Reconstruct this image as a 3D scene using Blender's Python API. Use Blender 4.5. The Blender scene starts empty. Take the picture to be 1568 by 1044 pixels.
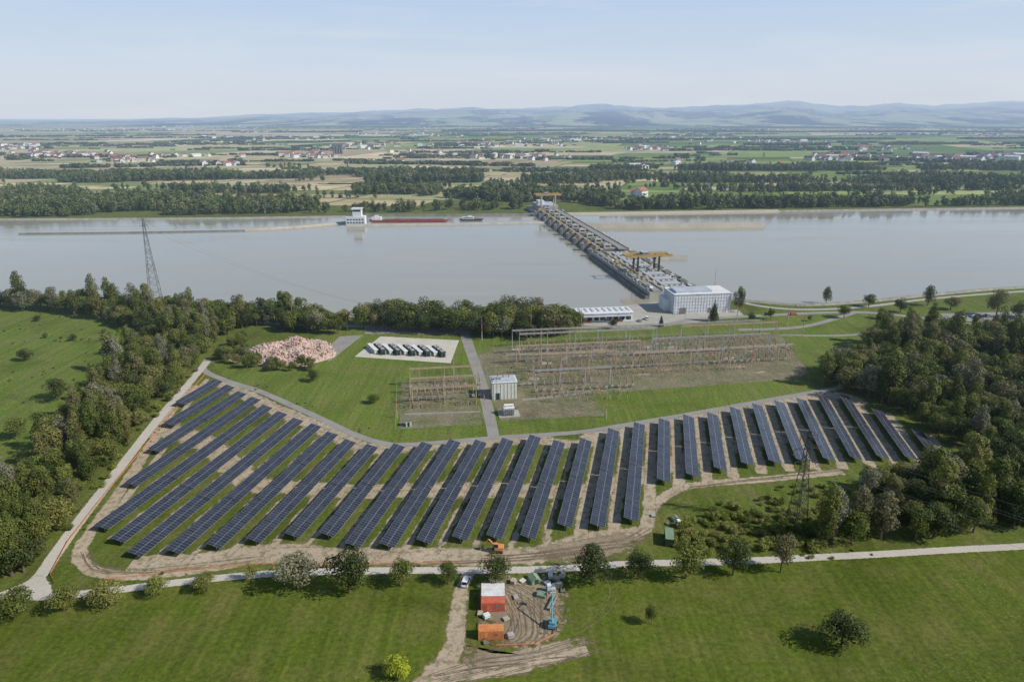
import bpy, bmesh, math, random
from mathutils import Vector, noise, Matrix
R = random.Random(7)
sc = bpy.context.scene
# ---------------------------------------------------------------- camera (drone, 120 m above ground)
PITCH = math.atan(342/1045.0); CP, SP = math.cos(PITCH), math.sin(PITCH); H = 120.0
cam = bpy.data.cameras.new("drone_camera"); co = bpy.data.objects.new("drone_camera", cam)
sc.collection.objects.link(co); co.location = (0, 0, H); co.rotation_euler = (math.pi/2-PITCH, 0, 0)
cam.lens = 24; cam.sensor_width = 36; cam.clip_start = 1; cam.clip_end = 200000; sc.camera = co
sc.view_settings.view_transform = 'Standard'; sc.view_settings.look = 'None'; sc.view_settings.exposure = 0

def G(u, v, z=0.0):
    """image pixel (u,v) cast from the camera -> metric ground position (x,y) at height z"""
    dx = (u-784)/1045.0; dy = (522-v)/1045.0
    t = (H-z)/(SP-dy*CP)
    return (t*dx, t*(CP+dy*SP))
def GP(L): return [G(a, b) for a, b in L]

# ---------------------------------------------------------------- materials
def painted_haze_group():  # haze painted as emission into every material, growing with distance from the origin
    g = bpy.data.node_groups.new("painted_aerial_haze", 'ShaderNodeTree')
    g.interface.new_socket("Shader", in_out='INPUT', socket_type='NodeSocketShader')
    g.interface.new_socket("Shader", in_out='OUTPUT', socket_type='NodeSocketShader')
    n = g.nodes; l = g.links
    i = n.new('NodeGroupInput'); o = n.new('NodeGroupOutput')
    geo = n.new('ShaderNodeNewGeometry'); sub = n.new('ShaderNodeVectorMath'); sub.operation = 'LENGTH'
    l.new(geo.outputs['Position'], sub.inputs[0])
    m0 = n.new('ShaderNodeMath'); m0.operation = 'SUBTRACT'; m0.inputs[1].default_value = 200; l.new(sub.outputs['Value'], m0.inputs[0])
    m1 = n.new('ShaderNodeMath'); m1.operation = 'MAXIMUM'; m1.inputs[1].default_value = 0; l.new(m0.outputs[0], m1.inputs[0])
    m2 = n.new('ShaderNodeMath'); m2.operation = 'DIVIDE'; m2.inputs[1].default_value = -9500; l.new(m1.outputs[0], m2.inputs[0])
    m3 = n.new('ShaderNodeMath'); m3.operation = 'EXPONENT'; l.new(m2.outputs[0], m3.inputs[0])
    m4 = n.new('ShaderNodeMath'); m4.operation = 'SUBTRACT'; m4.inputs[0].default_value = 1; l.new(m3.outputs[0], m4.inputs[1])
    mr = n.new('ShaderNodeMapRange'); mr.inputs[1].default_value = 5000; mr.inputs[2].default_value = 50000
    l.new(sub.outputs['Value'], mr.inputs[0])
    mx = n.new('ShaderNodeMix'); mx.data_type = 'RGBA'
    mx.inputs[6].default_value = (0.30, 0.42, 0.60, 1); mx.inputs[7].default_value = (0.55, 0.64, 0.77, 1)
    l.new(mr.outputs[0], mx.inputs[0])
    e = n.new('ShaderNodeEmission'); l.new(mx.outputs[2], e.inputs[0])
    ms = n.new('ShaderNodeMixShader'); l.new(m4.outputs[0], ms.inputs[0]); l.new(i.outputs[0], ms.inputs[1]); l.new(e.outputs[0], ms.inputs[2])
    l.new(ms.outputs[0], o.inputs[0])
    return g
HZ = painted_haze_group()

class M:
    def __init__(s, name):
        s.mat = bpy.data.materials.new(name); s.mat.use_nodes = True
        s.nt = s.mat.node_tree; s.nt.nodes.clear()
        s.pos = s.node('ShaderNodeNewGeometry').outputs['Position']
    def node(s, t, **k):
        n = s.nt.nodes.new(t)
        for a, b in k.items(): setattr(n, a, b)
        return n
    def link(s, a, b): s.nt.links.new(a, b)
    def noise(s, scale, detail=4, vec=None, rough=.55, dist=0):
        n = s.node('ShaderNodeTexNoise'); n.inputs['Scale'].default_value = scale; n.inputs['Detail'].default_value = detail
        n.inputs['Roughness'].default_value = rough; n.inputs['Distortion'].default_value = dist
        s.link(vec or s.pos, n.inputs['Vector']); return n.outputs['Fac']
    def scalev(s, vec, sv, rz=0):
        n = s.node('ShaderNodeMapping'); n.inputs['Scale'].default_value = sv; n.inputs['Rotation'].default_value = (0, 0, rz)
        s.link(vec, n.inputs['Vector']); return n.outputs[0]
    def mr(s, val, a, b, c=0.0, d=1.0):
        n = s.node('ShaderNodeMapRange'); s.link(val, n.inputs[0])
        for i, x in zip((1, 2, 3, 4), (a, b, c, d)): n.inputs[i].default_value = x
        return n.outputs[0]
    def mix(s, fac, A, B, blend='MIX'):
        n = s.node('ShaderNodeMix'); n.data_type = 'RGBA'; n.blend_type = blend
        for val, idx in ((fac, 0), (A, 6), (B, 7)):
            if isinstance(val, (int, float)): n.inputs[idx].default_value = val
            elif isinstance(val, tuple): n.inputs[idx].default_value = (*val[:3], 1)
            else: s.link(val, n.inputs[idx])
        return n.outputs[2]
    def math(s, op, a, b=None):
        n = s.node('ShaderNodeMath', operation=op)
        for val, idx in ((a, 0), (b, 1)):
            if val is None: continue
            if isinstance(val, (int, float)): n.inputs[idx].default_value = val
            else: s.link(val, n.inputs[idx])
        return n.outputs[0]
    def ramp(s, fac, stops):
        n = s.node('ShaderNodeValToRGB'); e = n.color_ramp.elements
        while len(e) < len(stops): e.new(0.5)
        for el, (p, c) in zip(e, stops): el.position = p; el.color = (*c, 1)
        s.link(fac, n.inputs[0]); return n.outputs[0]
    def bsdf(s, col, rough=.8, metal=0, bump=None, bstr=.3, bdist=.1, spec=.3):
        n = s.node('ShaderNodeBsdfPrincipled')
        if isinstance(col, tuple): n.inputs['Base Color'].default_value = (*col[:3], 1)
        else: s.link(col, n.inputs['Base Color'])
        if isinstance(rough, (int, float)): n.inputs['Roughness'].default_value = rough
        else: s.link(rough, n.inputs['Roughness'])
        n.inputs['Metallic'].default_value = metal; n.inputs['Specular IOR Level'].default_value = spec
        if bump is not None:
            b = s.node('ShaderNodeBump'); b.inputs['Strength'].default_value = bstr; b.inputs['Distance'].default_value = bdist
            s.link(bump, b.inputs['Height']); s.link(b.outputs[0], n.inputs['Normal'])
        return n.outputs[0]
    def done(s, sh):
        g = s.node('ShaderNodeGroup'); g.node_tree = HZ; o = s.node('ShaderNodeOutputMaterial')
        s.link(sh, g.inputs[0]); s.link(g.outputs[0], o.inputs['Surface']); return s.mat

# grass
def grass_mat(name, a, b, c, rz=.2, streak=.5, flowers=0, soil=None, soilamt=.8):
    m = M(name)
    n1 = m.noise(.011, 5, dist=.6); n2 = m.noise(.07, 6, rough=.65); n3 = m.noise(.8, 6, rough=.75)
    sv = m.scalev(m.pos, (.45, .018, 1), rz); n4 = m.noise(1.0, 4, vec=sv)
    n5 = m.noise(.022, 5, vec=m.scalev(m.pos, (1, 1, 1), 1.0), dist=1.2)
    col = m.mix(m.mr(n1, .35, .65), a, b)
    col = m.mix(m.mr(n2, .44, .66, 0, .85), col, c)
    col = m.mix(m.mr(n5, .52, .70, 0, .6), col, tuple(x*.60 for x in a))
    if soil: col = m.mix(m.mr(m.noise(.16, 6, rough=.7), .45, .60, 0, soilamt), col, soil)
    col = m.mix(streak, col, m.mix(m.mr(n4, .32, .68), (.66, .70, .66), (1.35, 1.28, 1.25)), 'MULTIPLY')
    col = m.mix(1, col, m.mr(n3, .25, .75, .45, 1.55), 'MULTIPLY')
    if flowers:
        n6 = m.noise(1.6, 3, rough=.8); msk = m.math('MULTIPLY', m.mr(n6, .58, .70), m.mr(m.noise(.045, 4), .50, .64))
        sx = m.node('ShaderNodeSeparateXYZ'); m.link(m.pos, sx.inputs[0]); msk = m.math('MULTIPLY', msk, m.mr(sx.outputs[0], 65, 100))
        col = m.mix(m.math('MULTIPLY', msk, flowers), col, (.36, .40, .26))
    return m.done(m.bsdf(col, .95, bump=n3, bstr=.7, bdist=.3, spec=.1))
MAT_G = grass_mat("meadow_grass", (.088, .118, .021), (.116, .152, .028), (.150, .150, .052))
MAT_G2 = grass_mat("lawn_grass", (.110, .160, .027), (.138, .186, .036), (.165, .170, .056), rz=-.2, streak=.45)
MAT_G3 = grass_mat("foreground_meadow_grass", (.085, .115, .015), (.112, .146, .020), (.140, .142, .040), rz=1.35, streak=.55, flowers=.5)
MAT_YARD = grass_mat("switchyard_turf", (.17, .165, .095), (.215, .185, .12), (.125, .155, .055), streak=.25, soil=(.25, .215, .155), soilamt=.6)

def ragged(name, c1, c2, c3, lo=.10, hi=.30, amp=1.3, nsc=.25, grassmix=0.0):
    m = M(name); uv = m.node('ShaderNodeUVMap'); sx = m.node('ShaderNodeSeparateXYZ'); m.link(uv.outputs[0], sx.inputs[0])
    a = m.math('SUBTRACT', 1.0, m.math('ABSOLUTE', sx.outputs[0]))
    n = m.noise(nsc, 6, rough=.7); n2 = m.noise(.06, 4); n3 = m.noise(1.3, 6, rough=.7)
    s = m.math('ADD', a, m.math('MULTIPLY', m.math('SUBTRACT', n, .5), amp))
    al = m.mr(s, lo, hi)
    col = m.mix(m.mr(n2, .35, .65), c1, c2); col = m.mix(m.mr(n3, .45, .75), col, c3)
    if grassmix: col = m.mix(m.mr(m.noise(.45, 6, rough=.65), .5, .58, 0, grassmix), col, (.105, .13, .036))
    b = m.bsdf(col, .95, bump=n3, bstr=.5, bdist=.15, spec=.1)
    t = m.node('ShaderNodeBsdfTransparent'); ms = m.node('ShaderNodeMixShader')
    m.link(al, ms.inputs[0]); m.link(t.outputs[0], ms.inputs[1]); m.link(b, ms.inputs[2])
    return m.done(ms.outputs[0])
MAT_DIRT = ragged("bare_soil", (.42, .335, .235), (.50, .415, .31), (.32, .245, .16), grassmix=.5)
MAT_DIRTS = ragged("sparse_bare_soil", (.40, .32, .225), (.48, .40, .30), (.28, .215, .14), lo=.45, hi=.7, amp=2.6, nsc=.13, grassmix=.6)
MAT_DIRT2 = ragged("churned_soil", (.27, .21, .145), (.40, .33, .24), (.18, .14, .092), nsc=.5, amp=1.6, grassmix=.25)
MAT_RUT = ragged("dark_wheel_rut", (.17, .13, .088), (.23, .18, .12), (.12, .09, .06), lo=.4, hi=.8, nsc=.35, amp=2.4)
MAT_GRAVEL = ragged("gravel_track", (.50, .465, .40), (.57, .525, .45), (.40, .365, .31), lo=.02, hi=.12, amp=.45, nsc=.8)
def surf(name, a, b, sc1=.15, sc2=2., rough=.9):
    m = M(name); n = m.noise(sc1, 5); n2 = m.noise(sc2, 6, rough=.7)
    col = m.mix(m.mr(n, .3, .7), a, b); col = m.mix(1, col, m.mr(n2, .25, .75, .75, 1.25), 'MULTIPLY')
    return m.done(m.bsdf(col, rough, bump=n2, bstr=.3, bdist=.05, spec=.2))
MAT_ASPH = surf("weathered_asphalt", (.25, .24, .215), (.32, .305, .275))
MAT_CONC = surf("concrete", (.34, .33, .29), (.43, .41, .36))
MAT_CONCD = surf("dark_concrete", (.14, .135, .12), (.22, .21, .185))
MAT_BEIGE = surf("sandy_embankment", (.36, .325, .25), (.45, .41, .33), .05, .8)
MAT_PAD = surf("pale_gravel_pad", (.50, .47, .41), (.60, .56, .48))
MAT_WHITE = surf("white_sheeting", (.60, .61, .63), (.72, .73, .74), .3, 1.5, .6)
MAT_ROOF = surf("pale_metal_roof", (.38, .42, .47), (.48, .51, .55), .1, .6, .5)
MAT_ROOFW = surf("white_roof", (.66, .66, .64), (.76, .76, .74), .1, .6, .5)
MAT_CREAM = surf("cream_render_wall", (.55, .56, .46), (.63, .63, .54), .3, 1.)
MAT_YEL = surf("ochre_crane_paint", (.40, .27, .10), (.50, .35, .14), .3, 1., .5)
MAT_STEEL = surf("galvanised_steel", (.32, .32, .30), (.42, .41, .39), .5, 3, .5)
MAT_RUST = surf("weathered_steel_gantry", (.38, .29, .20), (.48, .38, .27), .5, 3, .6)
MAT_INS = surf("brown_porcelain_insulator", (.26, .11, .06), (.34, .16, .09), .5, 3, .35)
MAT_DK = surf("dark_steel", (.035, .04, .042), (.06, .065, .065), .5, 3, .5)
MAT_PYL = surf("pylon_dark_steel", (.10, .11, .11), (.15, .16, .16), .5, 3, .5)
MAT_ORANGE = surf("orange_paint", (.62, .22, .08), (.70, .30, .12), .5, 2, .5)
MAT_RED = surf("red_paint", (.55, .13, .08), (.64, .19, .12), .5, 2, .5)
MAT_REDBAND = surf("mast_red", (.6, .05, .03), (.65, .08, .05))
MAT_BARGE = surf("barge_red_oxide", (.24, .06, .05), (.30, .09, .07), .1, 1, .6)
MAT_GREENP = surf("green_tarpaulin", (.18, .27, .17), (.25, .34, .23), .5, 2, .7)
MAT_DGREEN = surf("dark_green_paint", (.03, .05, .04), (.045, .07, .055), .5, 2, .5)
MAT_TEAL = surf("teal_machine_paint", (.12, .27, .32), (.17, .34, .38), .5, 2, .5)
MAT_GLASS = surf("window_glass", (.02, .03, .04), (.04, .05, .06), .5, 2, .12)
MAT_TYRE = surf("tyre_rubber", (.02, .02, .02), (.03, .03, .03))
MAT_CARW = surf("white_car_paint", (.75, .75, .76), (.80, .80, .80), .5, 2, .25)
MAT_CARD = surf("dark_car_paint", (.04, .05, .07), (.05, .06, .08), .5, 2, .25)
MAT_CARR = surf("silver_car_paint", (.35, .37, .40), (.38, .40, .42), .5, 2, .25)
MAT_BARK = surf("bark", (.10, .075, .05), (.15, .12, .085), .6, 4)
MAT_BRICK = surf("red_roof_tiles", (.28, .11, .07), (.36, .17, .11), .01, .3)
MAT_BROWNR = surf("brown_roof_tiles", (.16, .10, .08), (.22, .15, .11), .01, .3)
MAT_MACH = surf("machine_house_beige", (.38, .34, .26), (.48, .43, .33), .1, 1)
MAT_RUB = surf("pink_rubble", (.42, .29, .235), (.58, .43, .36), .3, 2.5)
MAT_STONE = surf("riprap_stone", (.22, .21, .18), (.38, .35, .30), .2, 1.2)

# water
m = M("river_water")
sv = m.scalev(m.pos, (.0035, .022, 1), .05); n1 = m.noise(1, 5, vec=sv, dist=.8)
n2 = m.noise(.006, 5, dist=1.0); sv2 = m.scalev(m.pos, (.35, 1.2, 1), .1); n4 = m.noise(.5, 4, vec=sv2)
col = m.mix(m.mr(n1, .3, .7), (.295, .275, .205), (.355, .330, .250)); col = m.mix(m.mr(n2, .4, .65), col, (.320, .305, .235))
MAT_WATER = m.done(m.bsdf(col, m.mr(n1, .35, .65, .05, .20), bump=n4, bstr=.12, bdist=.12, spec=.42))
# farmland patchwork
m = M("farmland_crops"); at = m.node('ShaderNodeAttribute'); at.attribute_name = "Col"
n1 = m.noise(.02, 4); n2 = m.noise(.004, 3)
c = m.mix(1, at.outputs['Color'], m.mr(n1, .3, .7, .82, 1.18), 'MULTIPLY'); c = m.mix(1, c, m.mr(n2, .3, .7, .85, 1.15), 'MULTIPLY')
MAT_FARM = m.done(m.bsdf(c, .95, spec=.05))
# hills
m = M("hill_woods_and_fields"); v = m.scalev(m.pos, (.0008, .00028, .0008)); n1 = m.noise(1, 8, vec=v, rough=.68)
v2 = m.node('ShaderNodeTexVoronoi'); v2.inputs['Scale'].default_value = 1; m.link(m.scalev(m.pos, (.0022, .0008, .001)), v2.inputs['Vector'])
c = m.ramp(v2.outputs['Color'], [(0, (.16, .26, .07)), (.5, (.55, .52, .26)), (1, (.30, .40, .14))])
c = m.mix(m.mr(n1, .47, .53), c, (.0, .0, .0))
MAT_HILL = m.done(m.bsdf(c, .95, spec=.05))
# solar module glass
m = M("solar_module_glass"); uv = m.node('ShaderNodeUVMap'); sx = m.node('ShaderNodeSeparateXYZ'); m.link(uv.outputs[0], sx.inputs[0])
def gridline(sock, period, w):
    f = m.math('FRACT', m.math('DIVIDE', sock, period)); d = m.math('ABSOLUTE', m.math('SUBTRACT', f, .5))
    return m.math('GREATER_THAN', d, .5-w/period/2)
g = m.math('MAXIMUM', gridline(sx.outputs[0], 2.36, .10), gridline(sx.outputs[1], 1.14, .06))
g2 = m.math('MAXIMUM', gridline(sx.outputs[0], 1.18, .04), gridline(sx.outputs[1], .19, .012))
wn = m.node('ShaderNodeTexWhiteNoise'); fl = m.node('ShaderNodeVectorMath', operation='FLOOR'); m.link(m.scalev(uv.outputs[0], (1/2.36, 1/1.14, 1)), fl.inputs[0]); m.link(fl.outputs[0], wn.inputs['Vector'])
c = m.mix(m.mr(wn.outputs['Value'], 0, 1), (.022, .027, .040), (.038, .045, .062))
c = m.mix(m.math('MULTIPLY', g2, .35), c, (.10, .11, .13)); c = m.mix(g, c, (.27, .28, .31))
MAT_PV = m.done(m.bsdf(c, .25, spec=.5))
MAT_PVB = surf("solar_backsheet", (.05, .05, .055), (.07, .07, .075))

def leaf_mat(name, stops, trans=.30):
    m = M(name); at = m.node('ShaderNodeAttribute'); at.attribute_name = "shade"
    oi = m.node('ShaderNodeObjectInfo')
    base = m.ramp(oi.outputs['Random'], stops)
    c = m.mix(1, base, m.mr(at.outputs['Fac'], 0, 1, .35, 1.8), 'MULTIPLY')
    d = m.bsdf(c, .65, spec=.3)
    if not trans: return m.done(d)
    t = m.node('ShaderNodeBsdfTranslucent'); m.link(c, t.inputs[0])
    ms = m.node('ShaderNodeMixShader'); ms.inputs[0].default_value = trans
    m.link(d, ms.inputs[1]); m.link(t.outputs[0], ms.inputs[2]); return m.done(ms.outputs[0])
GREENS = [(0, (.070, .092, .018)), (.25, (.105, .126, .026)), (.5, (.130, .148, .032)), (.7, (.168, .170, .044)), (.84, (.150, .140, .066)), (1, (.195, .195, .130))]
MAT_LEAF = leaf_mat("foliage", GREENS)
MAT_LEAFD = leaf_mat("dark_foliage", [(0, (.042, .058, .016)), (1, (.078, .096, .027))])
MAT_LEAFY = leaf_mat("yellow_green_foliage", [(0, (.32, .36, .03)), (1, (.32, .36, .03))])
MAT_LEAFL = leaf_mat("light_foliage", [(0, (.165, .20, .035)), (1, (.22, .215, .065))])
MAT_LEAFF = leaf_mat("distant_foliage", [(0, (.050, .072, .020)), (.5, (.085, .110, .030)), (.8, (.125, .138, .042)), (1, (.15, .155, .080))], 0)

# ---------------------------------------------------------------- mesh builder
class MB:
    def __init__(s): s.v = []; s.f = []; s.m = []; s.mats = []; s.uv = {}
    def mi(s, mat):
        if mat not in s.mats: s.mats.append(mat)
        return s.mats.index(mat)
    def face(s, pts, mat, uv=None):
        b = len(s.v); s.v += [tuple(p) for p in pts]; s.f.append(tuple(range(b, b+len(pts)))); s.m.append(s.mi(mat))
        if uv: s.uv[len(s.f)-1] = uv
    def box(s, c, d, mat, rz=0, top=None, taper=1.0, topmat=None):
        x, y, z = d[0]/2, d[1]/2, d[2]/2; cs, sn = math.cos(rz), math.sin(rz); b = len(s.v)
        for sz in (-1, 1):
            k = taper if sz > 0 else 1
            for sx_, sy in ((-1, -1), (1, -1), (1, 1), (-1, 1)):
                px, py = sx_*x*k, sy*y*k
                s.v.append((c[0]+px*cs-py*sn, c[1]+px*sn+py*cs, c[2]+sz*z))
        mi = s.mi(mat); tm = s.mi(topmat) if topmat else mi
        for k, f in enumerate(((3, 2, 1, 0), (4, 5, 6, 7), (0, 1, 5, 4), (1, 2, 6, 5), (2, 3, 7, 6), (3, 0, 4, 7))):
            s.f.append(tuple(b+i for i in f)); s.m.append(tm if k == 1 else mi)
    def cyl(s, p0, p1, r0, r1, mat, n=6, cap=True):
        p0, p1 = Vector(p0), Vector(p1); d = (p1-p0)
        if d.length < 1e-6: return
        d.normalize(); a = d.orthogonal().normalized(); c = d.cross(a); b = len(s.v)
        for p, r in ((p0, r0), (p1, r1)):
            for i in range(n):
                t = 2*math.pi*i/n; s.v.append(tuple(p+(a*math.cos(t)+c*math.sin(t))*r))
        mi = s.mi(mat)
        for i in range(n):
            j = (i+1) % n; s.f.append((b+i, b+j, b+n+j, b+n+i)); s.m.append(mi)
        if cap:
            s.f.append(tuple(b+n+i for i in range(n))); s.m.append(mi); s.f.append(tuple(b+n-1-i for i in range(n))); s.m.append(mi)
    def prism(s, prof, w, mat, topw=None):
        """profile in x-z extruded along y"""
        b = len(s.v); n = len(prof)
        for sy in (-1, 1):
            for i, (x, z) in enumerate(prof):
                ww = w if topw is None else topw[i]
                s.v.append((x, sy*ww/2, z))
        mi = s.mi(mat)
        for i in range(n):
            j = (i+1) % n; s.f.append((b+i, b+j, b+n+j, b+n+i)); s.m.append(mi)
        s.f.append(tuple(b+n-1-i for i in range(n))); s.m.append(mi); s.f.append(tuple(b+n+i for i in range(n))); s.m.append(mi)
    def mesh(s, name):
        me = bpy.data.meshes.new(name); me.from_pydata(s.v, [], s.f)
        for mt in s.mats: me.materials.append(mt)
        me.polygons.foreach_set('material_index', s.m)
        if s.uv:
            ul = me.uv_layers.new(name="UVMap")
            for fi, uvs in s.uv.items():
                for li, q in zip(me.polygons[fi].loop_indices, uvs): ul.data[li].uv = q
        me.update(); return me
    def obj(s, name, loc=(0, 0, 0), rz=0, parent=None):
        me = s.mesh(name); o = bpy.data.objects.new(name, me); sc.collection.objects.link(o)
        o.location = loc; o.rotation_euler = (0, 0, rz)
        if parent: o.parent = parent
        return o

def catmull(P, k=8):
    if len(P) < 3: return P
    out = []; Q = [P[0]]+list(P)+[P[-1]]
    for i in range(1, len(Q)-2):
        p0, p1, p2, p3 = [Vector(q[:2]) for q in Q[i-1:i+3]]
        for j in range(k):
            t = j/k; out.append(tuple(.5*((2*p1)+(p2-p0)*t+(2*p0-5*p1+4*p2-p3)*t*t+(3*p1-p0-3*p2+p3)*t**3)))
    out.append(tuple(P[-1][:2])); return out
def ribbon(name, px, w, mat, z, world=False, smooth=True):
    P = px if world else GP(px)
    if smooth: P = catmull(P)
    mb = MB(); L = []
    for i, p in enumerate(P):
        a = Vector(P[max(i-1, 0)]); b = Vector(P[min(i+1, len(P)-1)]); t = (b-a).normalized(); n = Vector((-t.y, t.x))
        ww = w if isinstance(w, (int, float)) else w[0]+(w[1]-w[0])*i/(len(P)-1)
        L.append((Vector(p)+n*ww/2, Vector(p)-n*ww/2))
    for i in range(len(L)-1):
        a, b = L[i]; c, d = L[i+1]
        m_ = (a+b)/2; m2 = (c+d)/2
        mb.face([(b.x, b.y, z), (d.x, d.y, z), (m2.x, m2.y, z), (m_.x, m_.y, z)], mat, [(1, i), (1, i+1), (0, i+1), (0, i)])
        mb.face([(m_.x, m_.y, z), (m2.x, m2.y, z), (c.x, c.y, z), (a.x, a.y, z)], mat, [(0, i), (0, i+1), (-1, i+1), (-1, i)])
    return mb.obj(name)
def patch(name, px, mat, z):
    P = [Vector(p) for p in GP(px)]; P = [Vector(p) for p in catmull([tuple(p) for p in P]+[tuple(P[0])], 5)][:-1]
    c = sum(P, Vector((0, 0)))/len(P); mb = MB()
    for i in range(len(P)):
        a = P[i]; b = P[(i+1) % len(P)]
        mb.face([(c.x, c.y, z), (a.x, a.y, z), (b.x, b.y, z)], mat, [(0, 0), (1, 0), (1, 1)])
    return mb.obj(name)
def sheet(name, P, mat, z):
    me = bpy.data.meshes.new(name); bm = bmesh.new()
    vs = [bm.verts.new((p[0], p[1], z)) for p in P]; f = bm.faces.new(vs)
    if f.normal.z < 0: f.normal_flip()
    bmesh.ops.triangulate(bm, faces=bm.faces[:]); bm.normal_update()
    for f in bm.faces:
        if f.normal.z < 0: f.normal_flip()
    bm.to_mesh(me); bm.free(); me.materials.append(mat)
    o = bpy.data.objects.new(name, me); sc.collection.objects.link(o); return o
def inpoly(x, y, P):
    c = False; j = len(P)-1
    for i in range(len(P)):
        if (P[i][1] > y) != (P[j][1] > y) and x < (P[j][0]-P[i][0])*(y-P[i][1])/(P[j][1]-P[i][1])+P[i][0]: c = not c
        j = i
    return c
def fillpoly(P, sp, rng, jit=.45, keep=1.0, excl=()):
    xs = [p[0] for p in P]; ys = [p[1] for p in P]; out = []
    y = min(ys)
    while y < max(ys):
        x = min(xs)
        while x < max(xs):
            a = x+rng.uniform(-jit, jit)*sp; b = y+rng.uniform(-jit, jit)*sp
            if inpoly(a, b, P) and rng.random() < keep and not any(inpoly(a, b, e) for e in excl): out.append((a, b))
            x += sp
        y += sp
    return out

# ---------------------------------------------------------------- ground, water
S = 90000
mb = MB(); mb.face([(-S, -S, 0), (S, -S, 0), (S, S, 0), (-S, S, 0)], MAT_G); mb.obj("ground")
near_bank = [(-600, 452), (-200, 453), (0, 455), (240, 468), (400, 480), (560, 484), (700, 484), (860, 478), (965, 470), (1010, 462), (1110, 458), (1160, 462), (1230, 467), (1320, 462), (1450, 449), (1568, 440), (1900, 425), (2400, 405)]
far_bank = [(2400, 308), (1800, 316), (1568, 319), (1190, 325), (860, 328), (780, 329), (500, 333), (200, 336), (0, 337), (-300, 338), (-900, 340)]
riv = GP(near_bank+far_bank)
sheet("river", riv, MAT_WATER, .02)
sheet("lawn", GP([(325, 556), (420, 545), (520, 500), (720, 500), (870, 505), (1010, 498), (1180, 480), (1330, 475), (1320, 560), (1290, 590), (1150, 615), (960, 648), (840, 663), (620, 679), (560, 671), (450, 621), (345, 581)]), MAT_G2, .01)
sheet("foreground_meadow", [(-260, 20), (300, 20), (300, 190)]+GP([(1568, 838), (1150, 858), (880, 869), (600, 873), (350, 883), (100, 909), (-60, 940)]), MAT_G3, .01)
sheet("river_meadow", GP([(-300, 462), (0, 472), (215, 488), (190, 530), (60, 690), (-300, 760)]), MAT_G2, .012)
def bank(name, px, w, h, mat):
    P = catmull(GP(px), 6); mb = MB()
    for i in range(len(P)-1):
        a = Vector(P[i]); b = Vector(P[i+1]); n = (b-a).normalized(); n = Vector((-n.y, n.x))*w/2
        for (o1, z1, o2, z2) in ((-1, 0, -.4, h), (-.4, h, .4, h), (.4, h, 1, 0)):
            mb.face([(*(a+n*o1), z1), (*(b+n*o1), z1), (*(b+n*o2), z2), (*(a+n*o2), z2)][::-1], mat)
    return mb.obj(name)
bank("river_embankment", near_bank[:8], 6, .8, MAT_STONE)
bank("river_embankment", near_bank[10:], 6, .8, MAT_STONE)
bank("river_embankment", [(850, 329), (1000, 327), (1190, 324)], 12, 2.5, MAT_BEIGE)
bank("river_embankment", [(1190, 324), (1568, 319), (1800, 316)], 8, 1.6, MAT_STONE)
bank("river_embankment", [(-300, 338), (0, 336.5), (300, 335), (530, 332)], 7, 1.3, MAT_STONE)
bank("lock_guide_wall", [(30, 359), (200, 357), (375, 354)], 5, 1.4, MAT_CONCD)
bank("lock_guide_wall", [(375, 353), (450, 349), (530, 342)], 8, 2.2, MAT_BEIGE)
bank("lock_guide_wall", [(888, 348), (1000, 348.5), (1168, 347)], 12, 5.0, MAT_BEIGE)
bank("lock_wall", [(530, 346), (690, 344), (850, 341)], 8, 2.0, MAT_CONC)
bank("lock_wall", [(560, 331), (700, 331), (850, 329)], 8, 2.6, MAT_CONCD)
bank("dam_pier_wall", [(1000, 396), (1052, 396)], 6, 3.0, MAT_CONC)

# ---------------------------------------------------------------- farmland patchwork
mb = MB(); cols = []
tanp = [(.46, .38, .22), (.56, .47, .30), (.40, .32, .20), (.60, .53, .37), (.38, .38, .19), (.22, .28, .09), (.50, .42, .26)]
grnp = [(.15, .22, .06), (.23, .30, .09), (.10, .15, .04), (.32, .34, .14), (.13, .19, .05), (.19, .25, .07), (.48, .40, .24), (.28, .32, .10)]
rf = random.Random(11)
def subdiv(x0, y0, x1, y1, mx, my):
    w, h = x1-x0, y1-y0
    if w > mx*rf.uniform(.7, 1.5) and w/mx >= h/my:
        t = x0+w*rf.uniform(.35, .65); subdiv(x0, y0, t, y1, mx, my); subdiv(t, y0, x1, y1, mx, my)
    elif h > my*rf.uniform(.7, 1.5):
        t = y0+h*rf.uniform(.35, .65); subdiv(x0, y0, x1, t, mx, my); subdiv(x0, t, x1, y1, mx, my)
    else:
        g = 3; pts = []
        for px_, py_ in ((x0+g, y0+g), (x1-g, y0+g), (x1-g, y1-g), (x0+g, y1-g)):
            wx = px_+.35*(py_-1000)+160*noise.noise(Vector((px_*.0008, py_*.0008, 1)))
            wy = py_+90*noise.noise(Vector((px_*.001, py_*.001, 9)))+.08*px_*(1 if py_ > 1300 else 0)
            pts.append((wx, wy, .05))
        if min(p[1] for p in pts) < 960: return
        cx, cy = pts[0][0], max(900, pts[0][1]); q = -cx/cy*.55+.9*noise.noise(Vector((cx*.0005, cy*.0004, 7)))+rf.uniform(-.25, .25)
        mb.face(pts, MAT_FARM); cl = rf.choice(tanp if q > -.02 else grnp); k = rf.uniform(.85, 1.15); cols.append((cl[0]*k, cl[1]*k, cl[2]*k))
for yb0, yb1, mx, my, X in ((900, 2200, 230, 110, 3200), (2200, 5000, 420, 330, 7000), (5000, 16000, 900, 800, 19000)):
    subdiv(-X, yb0, X, yb1, mx, my)
me = mb.mesh("farmland"); ca = me.color_attributes.new("Col", 'FLOAT_COLOR', 'CORNER')
for p, c in zip(me.polygons, cols):
    for li in p.loop_indices: ca.data[li].color = (*c, 1)
fo = bpy.data.objects.new("farmland", me); sc.collection.objects.link(fo)

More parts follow.
